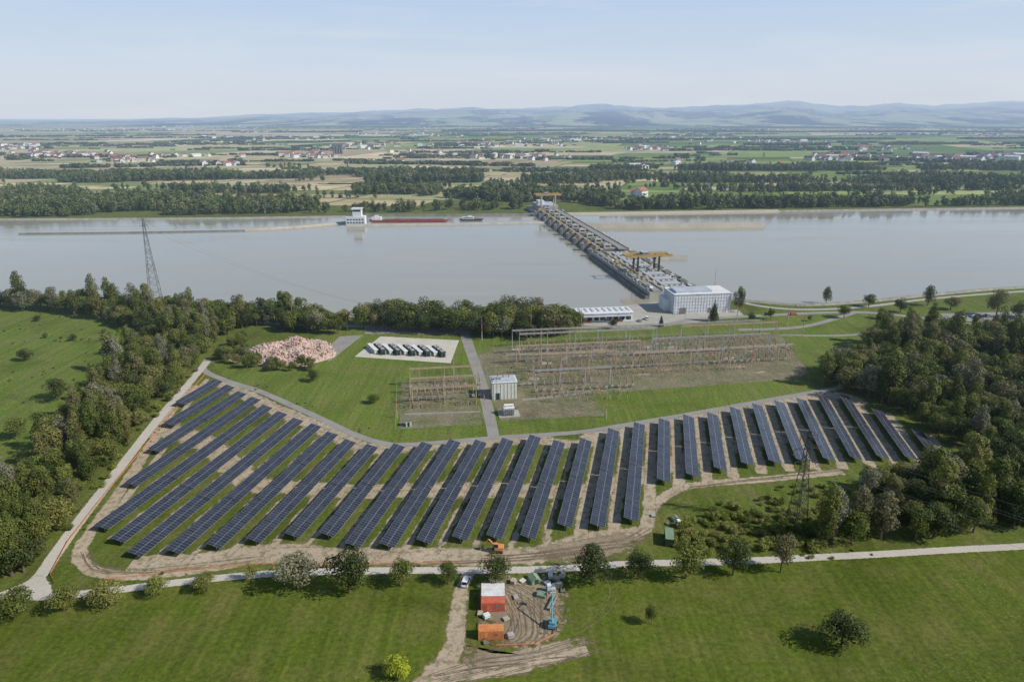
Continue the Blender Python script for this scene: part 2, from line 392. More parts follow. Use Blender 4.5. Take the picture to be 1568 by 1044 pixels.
# ---------------------------------------------------------------- distant hills
def crest(u):
    pts = [(-900, 187), (0, 187), (200, 185), (330, 182), (450, 177), (520, 174), (600, 173), (700, 168), (800, 169), (900, 165), (1000, 168), (1100, 164), (1170, 160), (1230, 166), (1320, 164), (1400, 163), (1500, 159), (1568, 161), (2400, 158)]
    for a, b in zip(pts, pts[1:]):
        if a[0] <= u <= b[0]:
            t = (u-a[0])/(b[0]-a[0]); t = t*t*(3-2*t); return a[1]+(b[1]-a[1])*t
    return 175
mb = MB(); nx, ny = 420, 60
for j in range(ny+1):
    y = 9500+(j/ny)**1.1*25000
    for i in range(nx+1):
        u = -900+3200*i/nx; x = (u-784)/1045*y*1.052
        zt = max(20, 120+(180-crest(u))*.000865*29000*1.05)
        k = min(1, max(0, (y-9800)/19500)); prof = k**1.1
        n = noise.fractal(Vector((x*.0005, y*.0005, 2)), 1, 2, 6); n2 = 1-abs(noise.noise(Vector((x*.0004+3, y*.0005, 5))))*2
        z = zt*prof*(1+.13*n+.05*noise.noise(Vector((x*.0009, 3, 1))))+min(1, k*5)*(70*n+50*n2)*(.35+zt/600)-12*(1-min(1, k*8))
        if y > 29500: z *= max(0, 1-(y-29500)/5500)
        mb.v.append((x, y, z))
for j in range(ny):
    for i in range(nx):
        a = j*(nx+1)+i; mb.f.append((a, a+1, a+nx+2, a+nx+1)); mb.m.append(mb.mi(MAT_HILL))
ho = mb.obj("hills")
for p in ho.data.polygons: p.use_smooth = True

# ---------------------------------------------------------------- trees
def tree_mesh(name, seed, H_=10, R_=4, nleaf=3200, leaf=.42, base=.22, kind='broad', mat=None, limbs=7):
    r = random.Random(seed); mb = MB(); mat = mat or MAT_LEAF
    lean = Vector((r.uniform(-.3, .3), r.uniform(-.3, .3), 0))
    if kind != 'bush':
        mb.cyl((0, 0, -.2), lean*.5+Vector((0, 0, H_*.45)), .045*H_*.6, .028*H_*.6, MAT_BARK, 7)
        mb.cyl(lean*.5+Vector((0, 0, H_*.45)), lean+Vector((0, 0, H_*.85)), .028*H_*.6, .01*H_*.5, MAT_BARK, 6)
        for i in range(limbs):
            a = r.uniform(0, 6.28); z0 = H_*r.uniform(.25, .6); L = R_*r.uniform(.5, .85)
            mb.cyl((lean.x*.5, lean.y*.5, z0), (math.cos(a)*L, math.sin(a)*L, z0+H_*r.uniform(.1, .25)), .012*H_, .004*H_, MAT_BARK, 5)
    lobes = []
    nl = 22 if kind != 'bush' else 12
    for i in range(nl):
        if kind == 'conifer':
            z = H_*(.1+.85*i/nl); rr = R_*(1-i/nl)*.8+.15; a = r.uniform(0, 6.28)
            for k in range(3):
                lobes.append((Vector((math.cos(a+k*2.1)*rr*.55, math.sin(a+k*2.1)*rr*.55, z)), rr*.55, r.random()))
            continue
        while True:
            d = Vector((r.uniform(-1, 1), r.uniform(-1, 1), r.uniform(-1, 1)))
            if .25 < d.length < 1: break
        zc = H_*(base+(1-base)*.5); zr = H_*(1-base)*.5
        k = 1.0 if kind != 'tall' else .9
        lr = R_*r.uniform(.26, .46)
        lobes.append((Vector((d.x*(R_-lr*.7)*k, d.y*(R_-lr*.7)*k, zc+d.z*(zr-lr*.6)))+lean, lr, r.random()))
    shade = [0.5]*len(mb.v)
    tot = sum(l[1]**2 for l in lobes)
    for c, lr, lb in lobes:
        for i in range(int(nleaf*lr*lr/tot)):
            d = Vector((r.gauss(0, 1), r.gauss(0, 1), r.gauss(.25, 1))).normalized()
            rad = lr*(1.12-abs(r.gauss(0, .22)))
            p = c+Vector((d.x, d.y, d.z*(.85 if kind != 'tall' else 1.3)))*rad
            if p.z < .15: p.z = .15+r.random()*.3
            nrm = (d+Vector((r.gauss(0, .5), r.gauss(0, .5), r.gauss(.2, .5)))).normalized()
            a = nrm.orthogonal().normalized(); a.rotate(Matrix.Rotation(r.uniform(0, 6.28), 3, nrm)); b = nrm.cross(a)
            s_ = leaf*r.uniform(.5, 1.15); mb.face([p-a*s_*.5-b*s_*.25, p+b*s_*.1*r.random()-b*s_*.5, p+a*s_*.5+b*s_*.1, p+b*s_*.45], mat)
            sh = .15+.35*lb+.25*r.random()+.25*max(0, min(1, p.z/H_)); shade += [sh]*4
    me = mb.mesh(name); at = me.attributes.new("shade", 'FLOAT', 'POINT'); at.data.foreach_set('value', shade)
    return me
def coll(name, meshes):
    c = bpy.data.collections.new(name)
    for i, me in enumerate(meshes):
        o = bpy.data.objects.new(f"{name}_{i:02d}", me); c.objects.link(o)
    return c
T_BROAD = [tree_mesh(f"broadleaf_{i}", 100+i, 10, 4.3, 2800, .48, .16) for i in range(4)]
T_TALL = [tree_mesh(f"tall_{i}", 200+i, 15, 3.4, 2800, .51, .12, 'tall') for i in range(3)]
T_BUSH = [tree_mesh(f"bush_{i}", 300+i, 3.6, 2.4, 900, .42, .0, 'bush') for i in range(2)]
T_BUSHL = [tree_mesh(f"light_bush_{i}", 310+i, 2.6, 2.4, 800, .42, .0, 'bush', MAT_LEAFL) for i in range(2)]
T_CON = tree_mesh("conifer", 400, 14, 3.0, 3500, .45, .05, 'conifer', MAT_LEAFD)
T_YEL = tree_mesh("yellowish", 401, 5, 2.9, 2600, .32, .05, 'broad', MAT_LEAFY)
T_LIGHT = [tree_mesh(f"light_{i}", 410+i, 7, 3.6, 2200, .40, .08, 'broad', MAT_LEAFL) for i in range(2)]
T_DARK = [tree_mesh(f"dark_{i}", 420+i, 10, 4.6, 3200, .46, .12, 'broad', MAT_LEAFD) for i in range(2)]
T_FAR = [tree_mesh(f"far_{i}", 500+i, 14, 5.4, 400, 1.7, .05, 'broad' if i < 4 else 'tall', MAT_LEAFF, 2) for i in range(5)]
T_CLUMP = []
for i in range(4):
    r = random.Random(600+i); mb = MB(); sh = []
    for k in range(12):
        cx, cy, lr = r.uniform(-20, 20), r.uniform(-7, 7), r.uniform(3.5, 6.5); lb = r.random()
        for j in range(45):
            d = Vector((r.gauss(0, 1), r.gauss(0, 1), abs(r.gauss(.3, 1)))).normalized(); p = Vector((cx, cy, lr*.75))+Vector((d.x*lr, d.y*lr, d.z*lr*.95))
            nrm = (d+Vector((r.gauss(0, .3), r.gauss(0, .3), r.gauss(0, .3)))).normalized(); a = nrm.orthogonal().normalized(); b = nrm.cross(a); s_ = r.uniform(1.6, 3.0)
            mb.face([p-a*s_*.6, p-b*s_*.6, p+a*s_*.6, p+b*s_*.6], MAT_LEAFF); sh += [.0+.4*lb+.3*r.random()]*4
        for t in range(8):
            a0, a1 = t*.785, (t+1)*.785
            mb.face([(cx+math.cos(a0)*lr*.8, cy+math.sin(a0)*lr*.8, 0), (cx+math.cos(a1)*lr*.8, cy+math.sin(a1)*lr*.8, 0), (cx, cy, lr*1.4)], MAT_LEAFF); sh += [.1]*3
    me = mb.mesh(f"woodland_clump_{i}"); at = me.attributes.new("shade", 'FLOAT', 'POINT'); at.data.foreach_set('value', sh); T_CLUMP.append(me)
C_MIX = coll("mixed_tree_kinds", T_BROAD+T_TALL+T_DARK+T_LIGHT)       # 0-3 broad 4-6 tall 7-8 dark 9-10 light
C_BUSH = coll("bush_kinds", T_BUSH+T_BUSHL); C_FAR = coll("far_tree_kinds", T_FAR); C_CLUMP = coll("woodland_kinds", T_CLUMP)

_gn = {}
def gn(c):
    if c.name in _gn: return _gn[c.name]
    g = bpy.data.node_groups.new("scatter_"+c.name, 'GeometryNodeTree')
    g.interface.new_socket("Geometry", in_out='INPUT', socket_type='NodeSocketGeometry'); g.interface.new_socket("Geometry", in_out='OUTPUT', socket_type='NodeSocketGeometry')
    n, l = g.nodes, g.links; i = n.new('NodeGroupInput'); o = n.new('NodeGroupOutput')
    ci = n.new('GeometryNodeCollectionInfo'); ci.inputs['Collection'].default_value = c; ci.inputs['Separate Children'].default_value = True; ci.inputs['Reset Children'].default_value = True
    ip = n.new('GeometryNodeInstanceOnPoints'); ip.inputs['Pick Instance'].default_value = True
    def na(nm, t):
        a = n.new('GeometryNodeInputNamedAttribute'); a.data_type = t; a.inputs['Name'].default_value = nm; return a.outputs['Attribute']
    l.new(i.outputs[0], ip.inputs['Points']); l.new(ci.outputs[0], ip.inputs['Instance']); l.new(na('idx', 'INT'), ip.inputs['Instance Index'])
    l.new(na('rot', 'FLOAT_VECTOR'), ip.inputs['Rotation']); l.new(na('scl', 'FLOAT_VECTOR'), ip.inputs['Scale']); l.new(ip.outputs[0], o.inputs[0])
    _gn[c.name] = g; return g
def scatter(name, pts, c):
    """pts: (x,y,z,idx,rz,sx,sz)"""
    me = bpy.data.meshes.new(name); me.from_pydata([p[:3] for p in pts], [], [])
    a = me.attributes.new('idx', 'INT', 'POINT'); a.data.foreach_set('value', [p[3] for p in pts])
    a = me.attributes.new('rot', 'FLOAT_VECTOR', 'POINT'); a.data.foreach_set('vector', [q for p in pts for q in (0, 0, p[4])])
    a = me.attributes.new('scl', 'FLOAT_VECTOR', 'POINT'); a.data.foreach_set('vector', [q for p in pts for q in (p[5], p[5], p[6])])
    o = bpy.data.objects.new(name, me); sc.collection.objects.link(o); md = o.modifiers.new("scatter", 'NODES'); md.node_group = gn(c); return o
def forest(name, px, sp, smin, smax, kinds=(0, 1, 2, 3, 4, 5, 6, 7, 8), c=None, keep=1.0, seed=1, world=False, excl=(), gap=-2):
    P = px if world else GP(px); r = random.Random(seed); out = []
    for x, y in fillpoly(P, sp, r, keep=keep, excl=excl):
        n = noise.noise(Vector((x*.03, y*.03, seed)))
        if noise.noise(Vector((x*.05, y*.05, seed+9))) < gap: continue
        s_ = smin+(smax-smin)*min(1, max(0, .5+.6*n+r.uniform(-.35, .35)))
        out.append((x, y, 0, r.choice(kinds), r.uniform(0, 6.28), s_*r.uniform(.9, 1.15), s_*r.uniform(.85, 1.15)))
    return scatter(name, out, c or C_MIX)

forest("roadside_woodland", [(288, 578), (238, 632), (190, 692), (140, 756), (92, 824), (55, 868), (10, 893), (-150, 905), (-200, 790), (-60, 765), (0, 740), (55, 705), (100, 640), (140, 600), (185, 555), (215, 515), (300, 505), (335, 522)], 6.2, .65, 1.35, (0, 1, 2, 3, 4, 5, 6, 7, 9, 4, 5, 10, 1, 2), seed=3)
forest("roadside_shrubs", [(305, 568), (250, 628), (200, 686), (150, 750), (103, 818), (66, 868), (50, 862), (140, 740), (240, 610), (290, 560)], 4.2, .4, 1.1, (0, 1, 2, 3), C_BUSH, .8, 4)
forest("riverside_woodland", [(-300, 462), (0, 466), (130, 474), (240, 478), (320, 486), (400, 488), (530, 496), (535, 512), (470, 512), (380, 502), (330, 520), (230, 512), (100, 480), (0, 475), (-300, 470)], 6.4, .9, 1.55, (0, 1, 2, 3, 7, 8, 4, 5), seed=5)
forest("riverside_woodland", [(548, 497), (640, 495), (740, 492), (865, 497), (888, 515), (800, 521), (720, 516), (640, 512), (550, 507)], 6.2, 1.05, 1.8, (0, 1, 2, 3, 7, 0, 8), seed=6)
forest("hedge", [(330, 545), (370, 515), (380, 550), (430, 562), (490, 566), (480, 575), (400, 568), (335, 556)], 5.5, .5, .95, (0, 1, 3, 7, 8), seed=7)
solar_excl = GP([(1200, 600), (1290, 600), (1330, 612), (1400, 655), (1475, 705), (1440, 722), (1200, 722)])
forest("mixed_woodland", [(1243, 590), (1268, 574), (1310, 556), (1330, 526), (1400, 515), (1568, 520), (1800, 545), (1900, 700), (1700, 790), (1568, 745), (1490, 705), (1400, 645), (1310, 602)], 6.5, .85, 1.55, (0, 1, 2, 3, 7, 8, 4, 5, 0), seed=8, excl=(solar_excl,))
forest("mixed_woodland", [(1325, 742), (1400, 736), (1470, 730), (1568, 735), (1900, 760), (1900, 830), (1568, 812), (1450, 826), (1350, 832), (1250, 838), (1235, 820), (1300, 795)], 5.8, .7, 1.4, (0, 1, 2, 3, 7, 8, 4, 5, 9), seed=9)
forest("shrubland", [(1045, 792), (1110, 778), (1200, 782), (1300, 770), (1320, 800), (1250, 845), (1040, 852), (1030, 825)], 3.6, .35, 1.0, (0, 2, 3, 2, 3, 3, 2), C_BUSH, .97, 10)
forest("shrubland", [(1050, 775), (1120, 762), (1200, 742), (1310, 742), (1320, 770), (1210, 782), (1110, 778)], 4.0, .25, .9, (0, 1, 2, 3), C_BUSH, .7, 12, gap=-.1)
forest("field_margin_herbage", [(300, 600), (262, 640), (205, 715), (150, 790), (110, 850), (85, 895), (75, 890), (120, 812), (180, 735), (260, 628)], 2.6, .12, .3, (0, 1, 2, 3), C_BUSH, .6, 31, gap=-.05)
forest("field_margin_herbage", [(90, 898), (300, 880), (520, 868), (700, 868), (700, 864), (520, 863), (300, 872), (100, 890)], 2.6, .12, .32, (0, 1, 2, 3), C_BUSH, .6, 32, gap=-.05)
forest("field_margin_herbage", [(860, 864), (1000, 856), (1250, 845), (1568, 828), (1568, 842), (1250, 858), (1000, 868), (860, 874)], 2.6, .12, .40, (0, 1, 2, 3), C_BUSH, .5, 33, gap=-.05)
forest("field_margin_herbage", [(340, 578), (500, 640), (575, 672), (575, 660), (500, 625), (380, 580)], 3.2, .12, .3, (0, 1, 2, 3), C_BUSH, .4, 34, gap=.0)
forest("field_margin_herbage", [(-200, 560), (0, 480), (210, 492), (180, 535), (90, 630), (0, 720), (-200, 800)], 6, .1, .35, (0, 1), C_BUSH, .4, 35, gap=.1)
def tree(name, u, v, dia, h, me, base_r=4.3, base_h=10):
    x, y = G(u, v); o = bpy.data.objects.new(name, me); sc.collection.objects.link(o)
    o.location = (x, y, 0); o.rotation_euler = (0, 0, R.uniform(0, 6.28)); s_ = dia/2/base_r; o.scale = (s_, s_*R.uniform(.93, 1.07), h/base_h); return o
B, L_, D_ = T_BROAD, T_LIGHT, T_DARK
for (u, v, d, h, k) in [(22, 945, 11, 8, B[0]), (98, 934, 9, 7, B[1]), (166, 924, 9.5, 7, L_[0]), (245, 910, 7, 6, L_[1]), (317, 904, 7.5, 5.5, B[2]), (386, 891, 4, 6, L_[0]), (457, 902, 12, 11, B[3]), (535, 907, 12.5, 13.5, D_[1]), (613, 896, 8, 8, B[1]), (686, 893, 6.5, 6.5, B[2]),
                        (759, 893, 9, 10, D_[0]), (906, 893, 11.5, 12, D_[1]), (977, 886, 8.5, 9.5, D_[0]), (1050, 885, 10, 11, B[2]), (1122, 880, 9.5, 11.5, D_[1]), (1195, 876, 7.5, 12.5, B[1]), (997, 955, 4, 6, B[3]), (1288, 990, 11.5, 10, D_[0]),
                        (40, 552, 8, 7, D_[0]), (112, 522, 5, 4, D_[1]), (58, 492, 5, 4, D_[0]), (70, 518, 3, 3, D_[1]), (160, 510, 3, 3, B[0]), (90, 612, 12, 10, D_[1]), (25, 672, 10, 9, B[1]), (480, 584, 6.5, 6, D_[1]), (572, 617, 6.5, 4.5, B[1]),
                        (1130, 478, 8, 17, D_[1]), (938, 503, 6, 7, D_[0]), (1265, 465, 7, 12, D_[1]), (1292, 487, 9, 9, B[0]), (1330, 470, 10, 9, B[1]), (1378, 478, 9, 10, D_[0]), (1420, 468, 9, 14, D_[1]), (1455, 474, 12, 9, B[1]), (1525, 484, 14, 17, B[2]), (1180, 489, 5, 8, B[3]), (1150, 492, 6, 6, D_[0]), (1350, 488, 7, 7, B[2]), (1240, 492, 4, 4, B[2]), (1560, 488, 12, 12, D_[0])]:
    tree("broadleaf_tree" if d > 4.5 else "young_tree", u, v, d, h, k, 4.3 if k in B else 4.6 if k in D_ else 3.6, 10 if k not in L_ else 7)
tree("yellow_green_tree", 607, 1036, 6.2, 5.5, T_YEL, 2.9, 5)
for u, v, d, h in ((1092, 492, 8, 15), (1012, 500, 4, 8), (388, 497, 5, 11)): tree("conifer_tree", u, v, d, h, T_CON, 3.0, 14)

# far-bank forests
fe = []
rr = random.Random(21)
farsets = [
 [(-300, 334), (0, 333), (200, 332), (420, 328), (505, 322), (470, 314), (400, 310), (280, 310), (240, 303), (120, 298), (0, 299), (-300, 298)],
 [(-300, 282), (0, 281), (170, 280), (270, 277), (400, 275), (500, 273), (620, 270), (730, 268), (730, 264), (500, 267), (300, 269), (0, 272), (-300, 272)],
 [(540, 300), (600, 297), (680, 304), (740, 308), (850, 314), (870, 323), (1100, 321), (1300, 318), (1568, 315), (1900, 313), (1900, 303), (1568, 302), (1400, 308), (1150, 306), (1000, 309), (930, 303), (850, 293), (740, 288), (700, 293), (640, 292), (540, 293)],
 [(800, 282), (1000, 280), (1200, 281), (1400, 283), (1568, 283), (1900, 283), (1900, 277), (1568, 276), (1300, 275), (1100, 274), (900, 272), (800, 275)],
 [(470, 329), (560, 326), (680, 324), (800, 321), (800, 318), (640, 320), (470, 322)],
 [(560, 282), (740, 280), (740, 276), (560, 278)],
 [(1050, 294), (1350, 294), (1568, 292), (1568, 290), (1350, 291), (1050, 292)],
 [(250, 297), (440, 296), (445, 293), (260, 294)],
 [(900, 262), (1568, 262), (1700, 261), (1700, 259), (1200, 259), (900, 261)],
]
clear = [GP([(935, 320), (962, 296), (1008, 296), (1018, 312)]), GP([(1380, 318), (1440, 306), (1500, 306), (1500, 312)]), GP([(1060, 322), (1150, 300), (1210, 300), (1190, 313)]), GP([(650, 304), (700, 290), (720, 290), (730, 300)])]
for k, F in enumerate(farsets):
    for x, y in fillpoly(GP(F), 8.5, rr, keep=.88 if k != 4 else .45, excl=clear):
        n = noise.noise(Vector((x*.007, y*.009, k)))
        if n < -.22: continue
        s_ = .95+.5*n+rr.uniform(-.25, .3); fe.append((x, y, 0, rr.randrange(5), rr.uniform(0, 6.28), s_, s_*rr.uniform(.8, 1.2)))
for k in range(100):
    u, v = rr.uniform(0, 1568), rr.uniform(255, 312); x0, y0 = G(u, v)
    for q in range(rr.randrange(2, 14)): fe.append((x0+q*7*rr.uniform(.7, 1.3), y0+rr.uniform(-4, 4)+q*.5, 0, rr.randrange(5), rr.uniform(0, 6.28), rr.uniform(.4, 1), rr.uniform(.4, 1)))
scatter("far_bank_forest", fe, C_FAR)
ce = []
for k in range(260):
    y = 1550*math.exp(rr.random()**.9*2.0); x0 = rr.uniform(-.9, .95)*y; L = rr.uniform(50, 520)*(y/2500)**.6; th = rr.uniform(-.12, .12)+.05
    for i in range(int(L/26)):
        if rr.random() < .15: continue
        s_ = rr.uniform(.45, 1.0); ce.append((x0+i*26*math.cos(th)+rr.uniform(-6, 6), y+i*26*math.sin(th)+rr.uniform(-9, 9), -1, rr.randrange(4), th+rr.uniform(-.3, .3), s_, s_*rr.uniform(.8, 1.2)))
for (u0, v0, u1, v1, dep) in ((850, 232, 1568, 229, 80), (0, 259, 380, 253, 50), (900, 216, 1600, 213, 220), (300, 204, 900, 201, 320), (900, 202, 1650, 204, 700), (0, 211, 350, 207, 100), (540, 251, 840, 255, 30), (670, 224, 740, 223, 220), (1250, 244, 1568, 252, 40), (1100, 196, 1650, 197, 900), (0, 246, 60, 243, 110), (400, 195, 1000, 195, 800), (1050, 240, 1300, 236, 60), (60, 222, 400, 219, 60), (1150, 223, 1500, 221, 120)):
    a, b = G(u0, v0), G(u1, v1); L = math.dist(a, b)
    for i in range(int(L/30)):
        t = i*30/L; x = a[0]+(b[0]-a[0])*t; y = a[1]+(b[1]-a[1])*t+60*noise.noise(Vector((a[0]+i*.1, v0, 0)))
        if noise.noise(Vector((x*.0015, y*.0015, v0))) < -.15: continue
        for j in range(max(1, int(dep/30*(.6+.6*noise.noise(Vector((x*.001, 1, v0))))))):
            s_ = rr.uniform(.7, 1.3); ce.append((x+rr.uniform(-8, 8), y+j*32+rr.uniform(-8, 8), -1, rr.randrange(4), rr.uniform(-.4, .4), s_, s_))

# ---------------------------------------------------------------- villages
def house_mesh(name, w, d, h, rh, wall, roof):
    mb = MB(); mb.box((0, 0, h/2), (w, d, h), wall)
    o = .5
    mb.face([(-w/2-o, -d/2-o, h), (w/2+o, -d/2-o, h), (w/2+o, 0, h+rh), (-w/2-o, 0, h+rh)], roof); mb.face([(w/2+o, d/2+o, h), (-w/2-o, d/2+o, h), (-w/2-o, 0, h+rh), (w/2+o, 0, h+rh)], roof)
    for s_ in (-1, 1): mb.face([(s_*w/2, -d/2, h+.01), (s_*w/2, d/2, h+.01), (s_*w/2, 0, h+rh-.1)], wall)
    for i in range(int(w/3)):
        x = -w/2+2+i*3
        for s_ in (-1, 1): mb.box((x, s_*(d/2+.02), h*.55), (1.1, .06, 1.4), MAT_GLASS)
    mb.box((w*.2, d*.15, h+rh*.8), (.8, .8, 2.2), wall); return mb.mesh(name)
C_H = coll("village_house_kinds", [house_mesh("h0", 13, 10, 6, 4, MAT_ROOFW, MAT_BRICK), house_mesh("h1", 22, 11, 6, 5, MAT_CREAM, MAT_BROWNR), house_mesh("h2", 34, 18, 8, 2, MAT_ROOFW, MAT_ROOFW), house_mesh("h3", 16, 11, 7, 4.5, MAT_WHITE, MAT_BRICK)])
vp = []
for (u, v, n, su, sv) in ((90, 238, 40, 60, 4), (190, 246, 22, 40, 3), (270, 240, 12, 50, 2), (470, 240, 30, 40, 3), (560, 225, 20, 60, 3), (760, 222, 40, 90, 3), (800, 242, 30, 60, 3), (860, 215, 40, 80, 2), (1000, 228, 25, 50, 3), (1290, 243, 45, 60, 4), (1450, 244, 50, 60, 4), (1540, 240, 30, 40, 3), (300, 196, 60, 160, 2), (150, 199, 60, 150, 3), (700, 196, 50, 150, 2), (1150, 200, 40, 150, 2), (1400, 206, 40, 150, 2), (970, 258, 5, 20, 1), (600, 250, 6, 40, 1), (330, 253, 10, 40, 1), (980, 300, 3, 8, 1), (20, 226, 30, 40, 4), (1180, 218, 30, 80, 2), (650, 235, 8, 60, 5), (1100, 250, 8, 90, 5), (430, 212, 25, 90, 3), (1350, 228, 25, 90, 3), (640, 208, 30, 90, 3), (1050, 212, 25, 80, 3)):
    for i in range(n):
        x, y = G(u+rr.gauss(0, su*.55), max(190, v+rr.gauss(0, sv*.6))); s_ = rr.uniform(.7, 1.3); vp.append((x, y, 0, rr.choice((0, 0, 0, 1, 1, 1, 2, 3, 3)), rr.uniform(0, 6.28), s_, s_))
        if rr.random() < .8: ce.append((x+rr.uniform(-40, 40), y+rr.uniform(-30, 30), -1, rr.randrange(4), 0, .35, .6))
scatter("distant_village", vp, C_H)
scatter("hedgerows_and_copses", ce, C_CLUMP)
mb = MB()
for i in range(4): mb.cyl((i*9, 0, 0), (i*9, 0, 20+4*(i % 2)), 4.2, 4.2, MAT_CONCD, 14)
mb.box((14, 9, 14), (30, 8, 28), MAT_CONCD); mb.obj("grain_silo", (*G(512, 236), 0))

# ---------------------------------------------------------------- roads
ribbon("service_road", [(-60, 935), (20, 905), (58, 885), (85, 848), (122, 797), (165, 741), (205, 689), (245, 638), (285, 592), (318, 553)], 4.2, MAT_GRAVEL, .05)
ribbon("field_road", [(20, 905), (65, 913), (150, 906), (250, 894), (350, 883), (450, 876), (600, 873), (700, 873), (800, 872), (880, 869), (960, 863), (1050, 861), (1150, 858), (1250, 853), (1350, 848), (1450, 842), (1568, 836), (1750, 826)], 3.2, MAT_GRAVEL, .054)
patch("gravel_track_junction", [(20, 905), (55, 880), (75, 888), (80, 912), (50, 918)], MAT_GRAVEL, .058)
ribbon("asphalt_path", [(318, 549), (312, 566), (345, 582), (400, 600), (450, 622), (500, 645), (540, 664), (580, 677), (620, 681), (700, 675), (760, 670), (840, 665), (900, 660), (960, 650), (1050, 635), (1150, 617), (1230, 603), (1290, 593)], 3.4, MAT_ASPH, .046)
ribbon("access_road", [(756, 668), (748, 630), (738, 590), (727, 555), (717, 527), (710, 506)], [4.6, 6], MAT_ASPH, .042)
ribbon("riverside_road", [(330, 490), (450, 497), (560, 500), (700, 503), (850, 502), (1000, 499), (1060, 490), (1150, 484), (1310, 478), (1430, 488), (1568, 492), (1700, 492)], 5, MAT_ASPH, .038)
ribbon("towpath", [(1110, 455), (1160, 468), (1230, 474), (1320, 470), (1430, 457), (1568, 446), (1750, 436)], 4, MAT_CONC, .034)
ribbon("access_road", [(1310, 478), (1230, 500), (1130, 505)], 4, MAT_ASPH, .036)
ribbon("access_road", [(1195, 513), (1270, 514), (1320, 512)], 3, MAT_ASPH, .037)
ribbon("woodland_track", [(1480, 494), (1530, 520), (1600, 560)], 3, MAT_GRAVEL, .05)
sheet("car_park", GP([(860, 478), (1010, 462), (1030, 482), (1130, 474), (1140, 484), (1000, 502), (870, 498)]), MAT_CONC, .03)
sheet("car_park", GP([(1440, 480), (1600, 476), (1620, 492), (1450, 492)]), MAT_ASPH, .03)
sheet("storage_yard", GP([(485, 548), (520, 515), (556, 513), (505, 553)]), MAT_ASPH, .03)
sheet("gravel_pad", GP([(543, 546), (583, 515), (703, 521), (690, 556)]), MAT_PAD, .03)
sheet("pad_road", GP([(556, 500), (720, 505), (720, 512), (560, 511)]), MAT_ASPH, .028)
sheet("switchyard_ground", GP([(730, 545), (775, 529), (1195, 512), (1238, 568), (1225, 580), (905, 603), (926, 636), (768, 643), (748, 600)]), MAT_YARD, .026)
sheet("switchyard_ground", GP([(614, 586), (708, 578), (722, 605), (740, 648), (612, 656)]), MAT_YARD, .026)
ribbon("switchyard_path", [(905, 600), (850, 607), (800, 612)], 2.2, MAT_ASPH, .05)
ribbon("switchyard_path", [(620, 634), (735, 630)], 1.6, MAT_ASPH, .05, smooth=False)
ribbon("switchyard_path", [(775, 543), (1000, 537), (1215, 527)], 2.5, MAT_ASPH, .05)
rq = random.Random(77)
for k in range(16):
    a, b = rq.uniform(790, 1200), rq.uniform(530, 590)
    if b > 575 and a > 900: b -= 25
    patch("gravel_strip", [(a-rq.uniform(15, 40), b), (a, b-rq.uniform(3, 7)), (a+rq.uniform(15, 40), b-3), (a, b+rq.uniform(3, 7))], MAT_DIRTS, .03+k*.0006)

# soil in the solar field
far_edge = [(285, 606), (335, 588), (415, 626), (487, 656), (540, 682), (575, 690), (655, 686), (737, 681), (818, 675), (850, 681), (893, 682), (915, 668), (975, 657), (1050, 645), (1118, 633), (1185, 622), (1218, 616), (1285, 609), (1320, 622), (1375, 652), (1440, 685), (1470, 705)]
near_edge = [(262, 652), (236, 697), (200, 752), (153, 814), (212, 862), (272, 853), (333, 845), (390, 837), (450, 829), (502, 828), (537, 844), (590, 845), (645, 839), (700, 834), (755, 832), (803, 835), (838, 815), (860, 814), (910, 815), (975, 803), (990, 747), (1012, 745), (1055, 737), (1098, 727), (1140, 719), (1200, 714), (1265, 712), (1345, 708), (1385, 710), (1425, 709)]
ribbon("soil_strip", [(a, b-3) for a, b in far_edge[1:19]], 10, MAT_DIRT, .016)
ribbon("soil_strip", [(235, 655), (290, 668), (335, 692), (385, 738), (450, 746), (540, 752), (640, 750), (760, 750), (890, 752), (960, 735), (1060, 700), (1200, 668), (1300, 662)], 12, MAT_DIRT, .018)
ribbon("soil_track", [(300, 590), (262, 630), (225, 690), (175, 765), (140, 812), (122, 850), (150, 876), (220, 880), (300, 872), (400, 857), (500, 858), (620, 858), (740, 858), (840, 845), (920, 832), (985, 812), (1000, 775), (1050, 745), (1150, 735), (1290, 722)], 5, MAT_DIRT, .020)
ribbon("soil_track", [(318, 580), (290, 615), (255, 680), (210, 740), (180, 780)], 3, MAT_DIRT, .0195)
ribbon("soil_strip", [(200, 862), (300, 858), (420, 842), (520, 850), (660, 850), (800, 850), (900, 826), (980, 815)], 9, MAT_DIRT, .017)
patch("bare_soil", [(390, 836), (500, 836), (570, 858), (480, 870), (390, 862)], MAT_DIRT, .022)
patch("bare_soil", [(800, 840), (900, 820), (990, 815), (960, 850), (860, 862)], MAT_DIRT2, .023)
patch("bare_soil", [(560, 845), (740, 838), (860, 845), (840, 866), (560, 866)], MAT_DIRT, .021)
